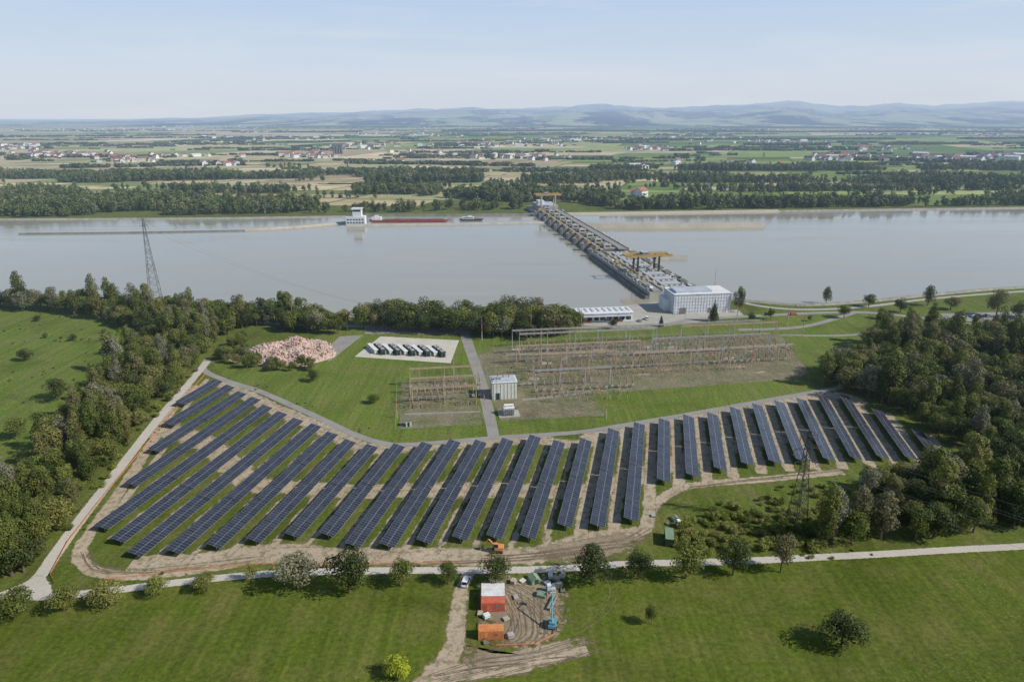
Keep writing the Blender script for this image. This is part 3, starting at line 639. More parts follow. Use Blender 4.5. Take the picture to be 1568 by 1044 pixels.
# construction site soil
patch("construction_site_soil", [(728, 880), (855, 878), (872, 940), (858, 985), (790, 1005), (728, 960)], MAT_DIRT2, .040)
patch("construction_site_soil", [(700, 985), (760, 1000), (850, 980), (910, 972), (890, 1005), (780, 1032), (690, 1040)], MAT_DIRT2, .0405)
patch("construction_site_soil", [(640, 1015), (690, 1005), (730, 1025), (700, 1050), (640, 1060)], MAT_DIRT, .043)
ribbon("soil_track", [(722, 868), (706, 905), (700, 950), (695, 990), (672, 1030), (640, 1060)], [3.8, 8], MAT_DIRT, .042)
ribbon("soil_track", [(690, 1035), (780, 1025), (850, 1005), (900, 995)], 4, MAT_DIRT, .0415)
def ruts(n, pts, jx, jy, z):
    for k in range(n):
        ox, oy = rq.uniform(-jx, jx), rq.uniform(-jy, jy); P = [(a+ox+rq.uniform(-jx, jx)*.35, b+oy+rq.uniform(-jy, jy)*.35) for a, b in pts]
        i0 = rq.randrange(0, max(1, len(P)-3)); P = P[i0:i0+rq.randrange(3, len(P)+1)]; w_ = rq.uniform(.3, .6)
        ribbon("wheel_ruts", P, w_, MAT_RUT, z+k*.0008); ribbon("wheel_ruts", [(a+10.5, b) for a, b in P], w_, MAT_RUT, z+k*.0008+.0004)
ruts(9, [(765, 880), (790, 905), (805, 940), (800, 970), (770, 990)], 30, 8, .045)
ruts(5, [(770, 890), (820, 915), (845, 950), (830, 985)], 25, 12, .053)
ruts(8, [(660, 1040), (730, 1025), (800, 1012), (860, 998), (905, 985)], 14, 14, .0575)
ruts(8, [(560, 862), (650, 858), (740, 856), (820, 850), (900, 838), (960, 828), (995, 812)], 10, 7, .0255)
ruts(4, [(130, 840), (150, 868), (220, 874), (300, 866), (400, 852)], 8, 5, .0255)
ruts(4, [(1000, 780), (1050, 748), (1120, 738), (1200, 730), (1280, 722)], 8, 4, .0255)
ribbon("wheel_ruts", [(880, 870), (930, 890), (925, 930), (880, 965)], .5, MAT_RUT, .034)
ribbon("wheel_ruts", [(890, 868), (940, 890), (935, 932), (888, 968)], .5, MAT_RUT, .035)
ribbon("wheel_ruts", [(700, 900), (640, 885), (560, 880)], .5, MAT_RUT, .036)

# ---------------------------------------------------------------- solar rows
field = GP(far_edge)+GP(near_edge)[::-1]
dv = Vector((.21, .978)).normalized(); pv = Vector((dv.y, -dv.x)); A0 = Vector(G(966, 800))
TW = 4.72; tilt = math.radians(14); rz = math.atan2(-dv.x, dv.y)
def clip(o, d):
    ts = []
    for i in range(len(field)):
        a = Vector(field[i]); b = Vector(field[(i+1) % len(field)]); e = b-a; den = d.x*e.y-d.y*e.x
        if abs(den) < 1e-9: continue
        w = a-o; t = (w.x*e.y-w.y*e.x)/den; s_ = (w.x*d.y-w.y*d.x)/den
        if 0 <= s_ < 1: ts.append(t)
    return sorted(ts)
for k in range(-24, 18):
    o = A0+pv*(k*9.8); ts = clip(o, dv)
    if len(ts) < 2: continue
    t0, t1 = ts[0], ts[-1]
    if t1-t0 < 8: continue
    q0 = o+pv*4.9; nseg = max(2, int((t1-t0)/12)); Pw = [tuple(q0+dv*(t0-2+(t1-t0+4)*i/nseg)+pv*rq.uniform(-.5, .5)) for i in range(nseg+1)]
    ribbon("soil_strip", Pw, 5.0 if k >= -3 else 4.2, MAT_DIRT if k >= -2 else MAT_DIRTS, .0205+.0002*(k % 5), world=True)
    N = int((t1-t0)/1.14); mb = MB(); L = N*1.14; ct, st = math.cos(tilt), math.sin(tilt)
    segs = []; n_tab = max(1, round(L/30)); tl = int(N/n_tab)*1.14
    for i in range(n_tab): segs.append((i*(tl+.35), i*(tl+.35)+tl))
    hc = 2.1
    for (a, b) in segs:
        w = TW/2
        P = lambda x, y, dz: (x*ct+dz*st, y, hc-x*st+dz*ct)
        mb.face([P(-w, a, .03), P(w, a, .03), P(w, b, .03), P(-w, b, .03)], MAT_PV, [(0, a), (TW, a), (TW, b), (0, b)])
        mb.face([P(-w, b, -.03), P(w, b, -.03), P(w, a, -.03), P(-w, a, -.03)], MAT_PVB)
        for (q, r_) in (((-w, a), (w, a)), ((w, a), (w, b)), ((w, b), (-w, b)), ((-w, b), (-w, a))):
            mb.face([P(*q, -.03), P(*r_, -.03), P(*r_, .03), P(*q, .03)], MAT_STEEL)
        yy = a+1
        while yy < b:
            mb.cyl((0, yy, 0), (0, yy, hc-.1), .09, .09, MAT_STEEL, 5)
            mb.cyl((0, yy, .9), P(-1.7, yy, -.08), .05, .05, MAT_STEEL, 4); mb.cyl(P(-2.1, yy, -.09), P(2.1, yy, -.09), .05, .05, MAT_STEEL, 4)
            yy += 5.5
        mb.cyl((0, a, hc-.12), (0, b, hc-.12), .08, .08, MAT_STEEL, 5)
    p = o+dv*(t0+.3); mb.obj("solar_panel_row", (p.x, p.y, 0), rz)

# ---------------------------------------------------------------- fences
def fence(name, px, h, mat, step=3.0, rails=2, band=False):
    P = GP(px); mb = MB()
    for a, b in zip(P, P[1:]):
        L = math.dist(a, b); n = max(1, int(L/step)); d = ((b[0]-a[0])/n, (b[1]-a[1])/n)
        for i in range(n):
            x, y = a[0]+d[0]*i, a[1]+d[1]*i; x2, y2 = x+d[0], y+d[1]; mb.cyl((x, y, 0), (x, y, h), .04, .04, mat, 4)
            for r_ in range(rails): z = h*(r_+1)/rails-.05; mb.cyl((x, y, z), (x2, y2, z), .02, .02, mat, 3, False)
            if band: mb.face([(x, y, h*.65), (x2, y2, h*.65), (x2, y2, h), (x, y, h)], mat)
    return mb.obj(name)
fence("orange_safety_fence", [(316, 572), (262, 636), (205, 705), (150, 772), (105, 830), (78, 880), (85, 893)], .8, MAT_ORANGE, band=True)
fence("orange_safety_fence", [(160, 888), (280, 874), (400, 864), (560, 865), (700, 862)], .6, MAT_ORANGE, band=True)
fence("orange_safety_fence", [(735, 955), (732, 975), (760, 990), (820, 988), (850, 972), (852, 940)], .8, MAT_ORANGE, band=True)
fence("chain_link_fence", [(608, 585), (708, 575), (724, 605), (744, 652), (606, 660), (608, 585)], 2.2, MAT_STEEL, rails=3)
fence("chain_link_fence", [(735, 545), (775, 526), (1198, 508), (1245, 572), (908, 607), (930, 638), (765, 648)], 2.2, MAT_STEEL, rails=3)
fence("chain_link_fence", [(330, 585), (420, 615), (500, 655), (560, 686), (640, 683), (840, 672), (960, 656), (1150, 624), (1285, 600)], 1.8, MAT_STEEL, rails=2)

# ---------------------------------------------------------------- switchyards
def lattice(mb, p0, p1, w0, w1, n, r, mat):
    p0, p1 = Vector(p0), Vector(p1); d = (p1-p0).normalized(); a = Vector((1, 0, 0)) if abs(d.x) < .9 else Vector((0, 1, 0)); a = (a-d*a.dot(d)).normalized(); b = d.cross(a)
    C = []
    for i in range(n+1):
        t = i/n; c = p0.lerp(p1, t); w = (w0+(w1-w0)*t)/2; C.append([c+a*w*s1+b*w*s2 for s1, s2 in ((-1, -1), (1, -1), (1, 1), (-1, 1))])
    for i in range(n):
        for k in range(4):
            mb.cyl(C[i][k], C[i+1][k], r, r, mat, 4, False); j = (k+1) % 4
            mb.cyl(C[i][k], C[i+1][j], r*.6, r*.6, mat, 3, False)
            if i % 2: mb.cyl(C[i][j], C[i+1][k], r*.6, r*.6, mat, 3, False)
            mb.cyl(C[i+1][k], C[i+1][j], r*.6, r*.6, mat, 3, False)
O = Vector(G(778, 531)); ax = Vector((.99, .14)).normalized(); ang = math.atan2(ax.y, ax.x)
def W(x, y, o=O): return (o.x+ax.x*x-ax.y*y, o.y+ax.y*x+ax.x*y)
def gantry(o, x0, bays, bl, y, h, mat):
    mb = MB(); n = bays+1
    for i in range(n):
        X = i*bl
        for s_ in (-1, 1): mb.cyl((X, s_*1.3, 0), (X, 0, h), .17, .13, mat, 5)
        mb.cyl((X, -.65, h*.5), (X, .65, h*.5), .08, .08, mat, 4); mb.cyl((X, 0, h), (X, 0, h+2), .07, .04, mat, 4)
    for s_ in (-.35, .35):
        for z in (h-.4, h+.2): mb.cyl((0, s_, z), (bays*bl, s_, z), .10, .10, mat, 4)
    k = 0.0
    while k < bays*bl-1:
        for s_ in (-.35, .35): mb.cyl((k, s_, h-.4), (k+1, s_, h+.2), .05, .05, mat, 3, False); mb.cyl((k+1, s_, h+.2), (k+2, s_, h-.4), .05, .05, mat, 3, False)
        k += 2
    for i in range(bays):
        for j in range(3):
            X = i*bl+bl*(j+1)/4; mb.cyl((X, .5, h-.4), (X, 1.8, h-1.4), .13, .13, MAT_INS, 5); mb.cyl((X, -.5, h-.4), (X, -1.8, h-1.4), .13, .13, MAT_INS, 5)
    w = W(x0, y, o); return mb.obj("substation_gantry", (w[0], w[1], 0), ang)
def equip(o, x0, x1, y, kind, step=4.5, seed=0):
    r = random.Random(seed); mb = MB(); x = 0
    while x < x1-x0:
        if r.random() < .88 and noise.noise(Vector(((x+x0)*.06, y*.2, 4))) > -.34:
            j = r.uniform(-.6, .6)
            if kind == 0:
                mb.cyl((x, j, 0), (x, j, 2.6), .13, .13, MAT_STEEL, 5); mb.cyl((x, j, 2.6), (x, j, 4.8), .19, .14, MAT_INS, 6); mb.box((x, j, 4.9), (.6, .6, .25), MAT_STEEL)
            elif kind == 1:
                mb.box((x, j, 1.3), (1.3, .9, .9), MAT_STEEL); mb.cyl((x-.5, j, 0), (x-.5, j, 1), .08, .08, MAT_STEEL, 4); mb.cyl((x+.5, j, 0), (x+.5, j, 1), .08, .08, MAT_STEEL, 4)
                mb.cyl((x, j, 1.7), (x, j, 3.8), .21, .18, MAT_INS, 6); mb.cyl((x, j, 3.8), (x, j, 5.8), .22, .18, MAT_STEEL, 6)
            else:
                for s_ in (-1.4, 1.4): mb.cyl((x, s_, 0), (x, s_, 2.4), .12, .12, MAT_RUST, 5); mb.cyl((x, s_, 2.4), (x, s_, 4.0), .16, .14, MAT_INS, 6)
                mb.cyl((x, -1.4, 4.1), (x, 1.4, 4.1), .07, .07, MAT_CONC, 4); mb.box((x, 0, 2.4), (.3, 3.1, .2), MAT_RUST)
        x += step*r.uniform(.85, 1.15)
    if kind != 1: mb.cyl((0, 0, 5.1), (x1-x0-4, 0, 5.1), .05, .05, MAT_STEEL, 4)
    w = W(x0, y, o); nm = ("post_insulators", "circuit_breakers", "disconnector_switches")[kind]; return mb.obj(nm, (w[0], w[1], 0), ang)
def wires(name, o, x0, x1, y0, y1, z, step, r_=.035, sag=.8):
    mb = MB(); x = x0
    while x <= x1:
        a = W(x, y0, o); b = W(x, y1, o); q = None
        for i in range(7):
            t = i/6; p = (a[0]+(b[0]-a[0])*t, a[1]+(b[1]-a[1])*t, z-sag*4*t*(1-t))
            if q: mb.cyl(q, p, r_, r_, MAT_STEEL, 3, False)
            q = p
        x += step
    return mb.obj(name)
for (x0, bays, bl, y, h, mt) in ((2, 9, 16, -2, 10, MAT_STEEL), (4, 5, 15, -15, 12, MAT_STEEL), (95, 4, 14, -10, 11, MAT_RUST), (0, 5, 13, -30, 10.5, MAT_RUST), (72, 5, 13, -28, 10.5, MAT_STEEL), (6, 3, 14, -45, 11, MAT_RUST), (56, 3, 15, -46, 9.5, MAT_RUST), (108, 2, 13, -44, 9, MAT_RUST), (4, 3, 12, -62, 9, MAT_STEEL)):
    gantry(O, x0, bays, bl, y, h, mt)
sd = 0
for y, x0, x1 in ((-6, 4, 148), (-10, 6, 90), (-13, 95, 150), (-19, 4, 152), (-24, 2, 152), (-34, 0, 150), (-38, 4, 146), (-42, 10, 140), (-51, 2, 120), (-56, 2, 70), (-67, 4, 50), (-73, 6, 44), (-80, 10, 44)):
    equip(O, x0, x1, y, sd % 3, 3.6, sd); sd += 1
wires("busbar_wires", O, 4, 150, -2, -28, 9.5, 4.7); wires("busbar_wires", O, 6, 100, -30, -46, 9.5, 4.7); wires("busbar_wires", O, 6, 46, -46, -62, 9, 4)
O2 = Vector(G(622, 590))
for (x0, b, bl, y, h) in ((2, 2, 16, -2, 9), (2, 2, 15, -12, 8), (3, 2, 14, -23, 7.5)): gantry(O2, x0, b, bl, y, h, MAT_RUST)
for y in (-5, -8, -15, -19, -27): equip(O2, 2, 35, y, sd % 3, 3.2, sd); sd += 1
wires("busbar_wires", O2, 3, 34, -2, -23, 8, 3.4)
def mast(u, v, h):
    mb = MB(); n = 7
    for i in range(n): mb.cyl((0, 0, h*i/n), (0, 0, h*(i+1)/n), .24-.16*i/n, .24-.16*(i+1)/n, MAT_REDBAND if i % 2 and i > 2 else MAT_CONC, 7)
    mb.cyl((0, 0, h), (0, 0, h+1.5), .04, .02, MAT_STEEL, 4); mb.obj("lightning_mast", (*G(u, v), 0))
for u, v, h in ((813, 518, 20), (889, 522, 19), (1083, 518, 16), (1092, 462, 24), (1190, 515, 14), (1228, 515, 14), (738, 522, 13), (450, 505, 14), (532, 506, 12), (866, 560, 15), (1128, 492, 13), (1205, 498, 14), (695, 575, 10), (608, 640, 9), (928, 640, 10), (985, 540, 15), (1150, 560, 12)): mast(u, v, h)

# transformer building + transformer
mb = MB(); mb.box((0, 0, 4), (11, 8, 8), MAT_CREAM); mb.box((0, 0, 8.15), (11.6, 8.6, .3), MAT_ROOFW); mb.box((0, 0, 8.5), (10.4, 7.4, .4), MAT_ROOF)
for i in range(7): mb.box((-4.8+i*1.6, -4.08, 4), (.18, .16, 7.6), MAT_WHITE)
mb.box((-3, -4.1, 1.6), (1.6, .2, 3.1), MAT_DGREEN); mb.box((5.55, 1, 3), (.2, 3, 4), MAT_STEEL)
for i in range(3): mb.cyl((-2.5+i*2.5, 1, 8.7), (-2.5+i*2.5, 1, 11.4), .22, .16, MAT_INS, 7)
for i in range(3): mb.box((-4+i*1.2, -1, 9.2), (.8, 1.6, 1.0), MAT_STEEL)
mb.obj("transformer_building", (*G(771, 606), 0), ang)
mb = MB(); mb.box((0, 0, .15), (9, 7, .3), MAT_CONC); mb.box((0, 0, 2.0), (4.6, 2.6, 3.0), MAT_ROOFW)
for i in range(6):
    for s_ in (-1, 1): mb.box((-2+i*.8, s_*2.0, 1.9), (.2, 1.2, 2.6), MAT_STEEL)
mb.cyl((-2, 0, 4.3), (2, 0, 4.3), .5, .5, MAT_ROOFW, 9)
for i in range(3): mb.cyl((-1.2+i*1.2, .6, 3.5), (-1.4+i*1.4, .9, 5.6), .17, .12, MAT_INS, 6)
mb.obj("power_transformer", (*G(779, 634), 0), ang)
mb = MB(); mb.box((0, 0, 1.4), (2.2, 2.2, 2.8), MAT_CREAM); mb.box((0, 0, 2.9), (2.6, 2.6, .2), MAT_CONCD); mb.box((0, -1.12, 1.2), (.9, .06, 2.1), MAT_DGREEN); mb.obj("relay_kiosk", (*G(626, 652), 0), ang)
for i in range(5):
    x, y = G(582+i*22.5, 538+i*.9)
    mb = MB(); mb.box((0, 0, 1.6), (2.8, 13, 2.6), MAT_DGREEN, topmat=MAT_DK)
    for s_ in (-1, 1):
        for j in range(4): mb.box((s_*1.45, -4.8+j*3.2, 1.6), (.14, 2.2, 2.0), MAT_DK)
    for j in range(3): mb.box((0, -4.5+j*4.5, 3.05), (1.8, 2.6, .35), MAT_STEEL)
    mb.box((-3.0, 3.0, 2.3), (2.2, 13, .3), MAT_ROOFW); mb.box((-3.0, 3.0, 1.1), (1.8, 12.4, 2.1), MAT_CREAM)
    mb.cyl((.8, -7.4, 0), (.8, -7.4, 2.6), .2, .2, MAT_STEEL, 6)
    mb.obj("battery_storage_unit", (x, y, 0), .50)
# rubble heap
mb = MB(); r = random.Random(5); cx, cy = G(444, 541)
def hh(x, y):
    a = math.atan2(y, x); e = ((x/25)**2+(y/19)**2)*(1+.22*math.sin(3*a+1)+.12*math.sin(7*a)); return max(0, 1-e)**.6*(4.6+3.2*noise.noise(Vector((x*.12, y*.12, 0))))
n = 34
for j in range(n+1):
    for i in range(n+1):
        x = -30+60*i/n; y = -24+48*j/n; mb.v.append((x, y, hh(x, y)+.5*noise.noise(Vector((x, y, 2)))*(hh(x, y) > 0)))
for j in range(n):
    for i in range(n):
        a = j*(n+1)+i
        if max(mb.v[q][2] for q in (a, a+1, a+n+2, a+n+1)) <= 0: continue
        mb.f.append((a, a+1, a+n+2, a+n+1)); mb.m.append(mb.mi(MAT_RUB))
for k in range(3000):
    x, y = r.uniform(-29, 29), r.uniform(-23, 23); z = hh(x, y)
    if z <= .05: continue
    s_ = r.uniform(.3, 1.5); mb.box((x, y, z+s_*.15), (s_, s_*r.uniform(.4, 1), s_*r.uniform(.4, .8)), MAT_RUB if r.random() < .7 else r.choice((MAT_BROWNR, MAT_PAD)), r.uniform(0, 3), taper=.7)
mb.obj("rubble_heap", (cx, cy, 0), .1)

# ---------------------------------------------------------------- pylons
def pylon(u, v, h, wb, arms, mat, r_):
    mb = MB(); x, y = G(u, v); lattice(mb, (0, 0, 0), (0, 0, h*.55), wb, wb*.45, 7, r_, mat); lattice(mb, (0, 0, h*.55), (0, 0, h), wb*.45, wb*.12, 9, r_*.8, mat)
    for z, L in arms:
        for s_ in (-1, 1):
            for q in (-.4, .4): mb.cyl((0, q, h*z), (s_*L, 0, h*z), r_*.8, r_*.5, mat, 4)
            mb.cyl((0, 0, h*z+1.6), (s_*L, 0, h*z), r_*.7, r_*.5, mat, 4); mb.cyl((s_*L, 0, h*z), (s_*L, 0, h*z-1.8), .12, .12, MAT_INS, 5)
    return mb.obj("lattice_pylon", (x, y, 0), .25)
pylon(240, 464, 57, 7.5, ((.98, 3.2), (.92, 2.5)), MAT_PYL, .15)
pylon(1219, 803, 32, 4.6, ((.95, 3.0), (.82, 4.6), (.69, 3.6)), MAT_DK, .11)
def cable(name, pairs, r_=.03, sag=5):
    mb = MB()
    for a, b in pairs:
        q = None
        for i in range(21):
            t = i/20; p = [a[k]+(b[k]-a[k])*t for k in range(3)]; p[2] -= sag*4*t*(1-t)
            if q: mb.cyl(q, p, r_, r_, MAT_PYL, 3, False)
            q = p
    return mb.obj(name)
px_, py_ = G(1219, 803); qx, qy = G(1130, 560)
cable("overhead_power_lines", [((px_+s_*L, py_+.5*s_, z), (qx+s_*3, qy, 12)) for s_ in (-1, 1) for z, L in ((28.5, 3), (24.5, 4.6), (20.3, 3.6))]+[((px_+s_*L, py_+.5*s_, z), (px_+150+s_*6, py_-120, z+2)) for s_ in (-1, 1) for z, L in ((28.5, 3), (24.5, 4.6), (20.3, 3.6))], .03)
lx, ly = G(240, 464); cable("overhead_power_lines", [((lx+s_*3, ly, 54), (lx-60+s_*3, ly+520, 60)) for s_ in (-1, 1)]+[((lx+s_*3, ly, 54), (-3, 352, 13)) for s_ in (-1, 1)], .035, 12)

# ---------------------------------------------------------------- dam
DO = Vector((112, 478)); dd = Vector((-.155, .988)).normalized(); drz = math.atan2(-dd.x, dd.y)
def dam_obj(mb, name, s_=0, w=0, z=0):
    r_ = Vector((dd.y, -dd.x)); p = DO+dd*s_+r_*w; return mb.obj(name, (p.x, p.y, z), drz)
mb = MB()   # powerhouse
mb.box((0, 60, 2.5), (38, 150, 5), MAT_CONC); mb.box((-20.6, 60, 1.2), (3.2, 150, 2.4), MAT_CONCD); mb.box((-13, 60, 5.3), (7, 150, .6), MAT_ASPH)
for i in range(9):
    y = -8+i*16
    mb.box((3, y, 5.7), (15, 12.5, 1.4), MAT_CONC, topmat=MAT_ROOF); mb.box((15, y+2, 5.9), (5, 9, 1.8), MAT_CONCD); mb.box((-7.5, y, 5.8), (2.4, 5, 1.6), MAT_MACH)
    mb.box((-18.2, y, 5.6), (1.0, 3, 1.2), MAT_CONC); mb.box((3, y, 6.6), (10, 2, .5), MAT_CONC)
    for q in range(3): mb.box((-1+q*4, y+3, 6.7), (1.6, 1.6, .6), MAT_CONCD)
for i in range(60): mb.box((rq.choice((rq.uniform(-18, -10), rq.uniform(11, 18))), rq.uniform(-12, 133), 5.9), (rq.uniform(.8, 3), rq.uniform(.8, 4), rq.uniform(.8, 2.2)), rq.choice((MAT_CONCD, MAT_YEL, MAT_STEEL, MAT_MACH, MAT_ROOFW, MAT_DK)), rq.uniform(0, .3))
for w in (-9.6, -16.6): mb.box((w, 60, 6.0), (.3, 150, .8), MAT_CONC)
for i in range(38): mb.cyl((-18.8, -13+i*4, 5), (-18.8, -13+i*4, 6.1), .05, .05, MAT_STEEL, 4)
mb.cyl((-18.8, -13, 6.1), (-18.8, 135, 6.1), .06, .06, MAT_STEEL, 4); mb.box((9.8, 60, 5.4), (.5, 150, .7), MAT_YEL)
for i in range(7): mb.cyl((-17.5, -5+i*20, 5), (-17.5, -5+i*20, 12), .1, .07, MAT_STEEL, 5)
dam_obj(mb, "powerhouse")
mb = MB()   # weir
mb.box((-2, 275, .8), (30, 280, 1.6), MAT_CONCD); mb.box((9, 275, 7.2), (8, 282, 1.0), MAT_ASPH, topmat=MAT_ASPH); mb.box((4.8, 275, 8.0), (.3, 282, .9), MAT_CONC); mb.box((13.2, 275, 8.0), (.3, 282, .9), MAT_CONC)
mb.box((-10.5, 275, 7.2), (2.2, 282, .8), MAT_STEEL)
for i in range(10):
    y = 140+i*30
    mb.box((-1, y, 3.6), (34, 5, 7.2), MAT_CONCD, topmat=MAT_CONC); mb.cyl((-18, y, 0), (-18, y, 7.2), 2.5, 2.5, MAT_CONC, 12); mb.cyl((16, y, 0), (16, y, 7.2), 2.5, 2.5, MAT_CONC, 12)
    mb.box((-4, y, 9.0), (7, 4.4, 3.6), MAT_MACH, topmat=MAT_ROOF); mb.box((-13.5, y, 8.4), (3, 4, 2.4), MAT_YEL); mb.box((-4, y-2.25, 9.2), (4, .1, 1.2), MAT_GLASS)
    if i < 9:
        mb.box((-3, y+15, 3.4), (1.2, 25, 6.8), MAT_DK)
        for k in range(4): mb.box((-4.5, y+6+k*6, 3), (3.0, .4, 5.6), MAT_DK)
        mb.box((-7.5, y+12, 8.4), (2.6, 8, 1.8), MAT_CONCD); mb.box((0, y+18, 8.2), (3, 6, 1.6), MAT_CONC)
    for k in (0, 1): mb.cyl((13, y+k*15, 7.7), (13, y+k*15, 14), .1, .07, MAT_STEEL, 5); mb.cyl((13, y+k*15, 14), (11.4, y+k*15, 14.2), .06, .05, MAT_STEEL, 4)
dam_obj(mb, "weir_dam")
def gantry_crane(s_, h, half, leg, z0, depth):
    mb = MB()
    for q in (-1, 1):
        mb.box((0, q*depth/2, h), (2*half, 1.1, 1.5), MAT_YEL)
        for w in leg: mb.box((w, q*depth/2, h/2), (1.3, 1.2, h), MAT_DK if h < 16 else MAT_MACH); mb.box((w, q*depth/2, .6), (3, 2.0, 1.2), MAT_YEL)
        mb.box((0, q*(depth/2+.7), h+1.2), (2*half, .08, .6), MAT_YEL)
    for w in leg: mb.box((w, 0, h*.45), (.7, depth, .6), MAT_YEL)
    for e in (-half+1, half-1): mb.box((e, 0, h), (.9, depth, 1.2), MAT_YEL)
    mb.box((leg[0]*.3, 0, h+1.7), (5, depth*.7, 2.2), MAT_CONCD, topmat=MAT_ROOF); mb.box((leg[1]-2, 0, h-2.2), (2.2, 2.2, 2.2), MAT_GLASS); mb.cyl((0, 0, h-1), (0, 0, 3.5), .1, .1, MAT_DK, 4); mb.box((0, 0, 3), (1, 1, 1.2), MAT_YEL)
    return dam_obj(mb, "gantry_crane", s_, 0, z0)
gantry_crane(46, 13, 18.5, (-9, 8), 5.6, 10)
gantry_crane(424, 17.5, 16.5, (-9, 9), 7.7, 10)
mb = MB()
mb.box((0, 0, 5), (26, 45, 10), MAT_CONC, topmat=MAT_ROOF); mb.box((-6, 3, 12), (8, 16, 5), MAT_ROOFW); mb.box((-16, 0, 2), (8, 60, 4), MAT_CONC)
dam_obj(mb, "lock_head_building", 455, 3)
mb = MB(); mb.box((19, 10, 6.3), (38, 20, 12.6), MAT_WHITE, topmat=MAT_ROOF); mb.box((19, 10, 12.75), (38.6, 20.6, .3), MAT_ROOFW); mb.box((14, 9, 13.6), (24, 12, 1.4), MAT_ROOF); mb.box((-1.6, 14, 4), (3, 12, 8), MAT_WHITE)
for i in range(20): mb.box((1+i*1.9, -.08, 6.3), (.13, .12, 12.4), MAT_ROOF)
for i in range(6): mb.box((19, -.1, 1.6+i*2.1), (38, .14, .12), MAT_ROOF)
for i in range(10): mb.box((-.08, 1+i*2, 6.3), (.12, .13, 12.4), MAT_ROOF)
for i in range(6): mb.box((-.1, 10, 1.6+i*2.1), (.14, 20, .12), MAT_ROOF)
mb.box((6, -.2, 2), (4, .2, 4), MAT_CONCD); mb.box((24, -.2, 1.6), (2, .2, 3.2), MAT_CONCD)
mb.obj("scaffolded_white_building", (*G(1031, 481), 0), .13)
mb = MB(); mb.box((0, 0, 2.6), (34, 13, 5.2), MAT_ROOFW, topmat=MAT_ROOFW)
mb.box((0, 0, 5.4), (35, 14, .35), MAT_ROOFW)
for k in range(9): mb.box((-15+k*3.8, 1, 5.75), (1.4, 8, .3), MAT_ROOF)
for i in range(8): mb.box((-14.5+i*4.1, -6.56, 2.3), (3, .1, 2.6), MAT_GLASS if i % 3 else MAT_DGREEN)
mb.box((-22, 1, 2), (9, 10, 4), MAT_CREAM, topmat=MAT_ROOF); mb.box((0, -8.6, 4.2), (30, 3, .2), MAT_ROOF)
for i in range(6): mb.cyl((-14+i*5.6, -9.8, 0), (-14+i*5.6, -9.8, 4.1), .1, .1, MAT_STEEL, 5)
mb.obj("riverside_workshop", (*G(924, 488), 0), .12)
# lock building, barge, boats
mb = MB(); mb.box((0, 0, 5), (22, 12, 10), MAT_WHITE, topmat=MAT_ROOFW); mb.box((2, 0, 14), (10, 9, 8), MAT_WHITE, topmat=MAT_ROOFW); mb.box((2, 0, 18.8), (12, 11, 1.2), MAT_ROOFW)
for z in (3, 6.5): 
    for i in range(6): mb.box((-8.5+i*3.4, -6.06, z), (2, .1, 1.6), MAT_GLASS)
mb.box((2, -4.56, 16.5), (9, .1, 1.8), MAT_GLASS); mb.obj("lock_control_building", (*G(546, 344), 0), .03)
mb = MB(); L = 98
mb.prism([(-L/2, 2.6), (-L/2+4, .1), (L/2-6, .1), (L/2, 3.2), (L/2-3, 3.2), (L/2-6, 2.6)], 11, MAT_BARGE, topw=[11, 11, 11, 2, 4, 11])
for i in range(7): mb.box((-26+i*10.4, 0, 3.1), (9.4, 8.6, .9), MAT_BARGE if i % 2 else MAT_BROWNR)
mb.box((-L/2+9, 0, 4.4), (11, 8, 3.4), MAT_ROOFW); mb.box((-L/2+9, 0, 6.9), (5, 5, 2), MAT_WHITE); mb.box((-L/2+11.6, 0, 7.1), (.1, 4.4, 1), MAT_GLASS); mb.cyl((L/2-5, 0, 3), (L/2-5, 0, 8), .12, .1, MAT_STEEL, 5)
mb.obj("cargo_barge", (*G(628, 340), 0), .0)
mb = MB(); mb.prism([(-15, 2), (-13, .1), (12, .1), (15, 2.4)], 6, MAT_DK, topw=[6, 6, 6, 1]); mb.box((-4, 0, 3.2), (14, 4.4, 2.4), MAT_ROOFW); mb.box((-2, 0, 5.2), (5, 3.4, 1.6), MAT_WHITE); mb.box((-4, -2.25, 3.4), (12, .08, 1), MAT_GLASS)
mb.obj("work_boat", (*G(722, 338), 0), .02)

# ---------------------------------------------------------------- vehicles
def car(name, u, v, rz_, paint, van=False, z=0):
    mb = MB()
    body = [(-2.2, .35), (2.15, .35), (2.25, .6), (2.15, .85), (1.2, 1.0), (-2.1, 1.02), (-2.28, .7)]
    mb.prism(body, 1.8, paint)
    top = 1.95 if van else 1.5
    gh = [(1.15, 1.0), (.45, top-.06), (-1.9, top-.06), (-2.08, 1.0)]; mb.prism(gh, 1.6, MAT_GLASS, topw=[1.68, 1.4, 1.4, 1.68])
    mb.box((-.72, 0, top-.02), (2.5, 1.46, .1), paint)
    for x in (.85, -.3, -1.98): 
        for s_ in (-1, 1): mb.cyl((x if x < .8 else 1.1, s_*.83, 1.0), (x-.05 if x < .8 else .45, s_*.70, top-.05), .05, .05, paint, 4)
    for x in (1.4, -1.4):
        for s_ in (-1, 1): mb.cyl((x, s_*.72, .34), (x, s_*.93, .34), .34, .34, MAT_TYRE, 14); mb.cyl((x, s_*.93, .34), (x, s_*.95, .34), .19, .17, MAT_STEEL, 10)
    for s_ in (-1, 1): mb.box((2.2, s_*.62, .72), (.12, .35, .16), MAT_ROOFW); mb.box((-2.22, s_*.66, .82), (.1, .3, .16), MAT_REDBAND); mb.box((.95, s_*.98, 1.05), (.2, .16, .14), paint)
    return mb.obj(name, (*G(u, v), z), rz_)
car("white_van", 714, 893, math.radians(80), MAT_CARW, True, .05)
rc = random.Random(4)
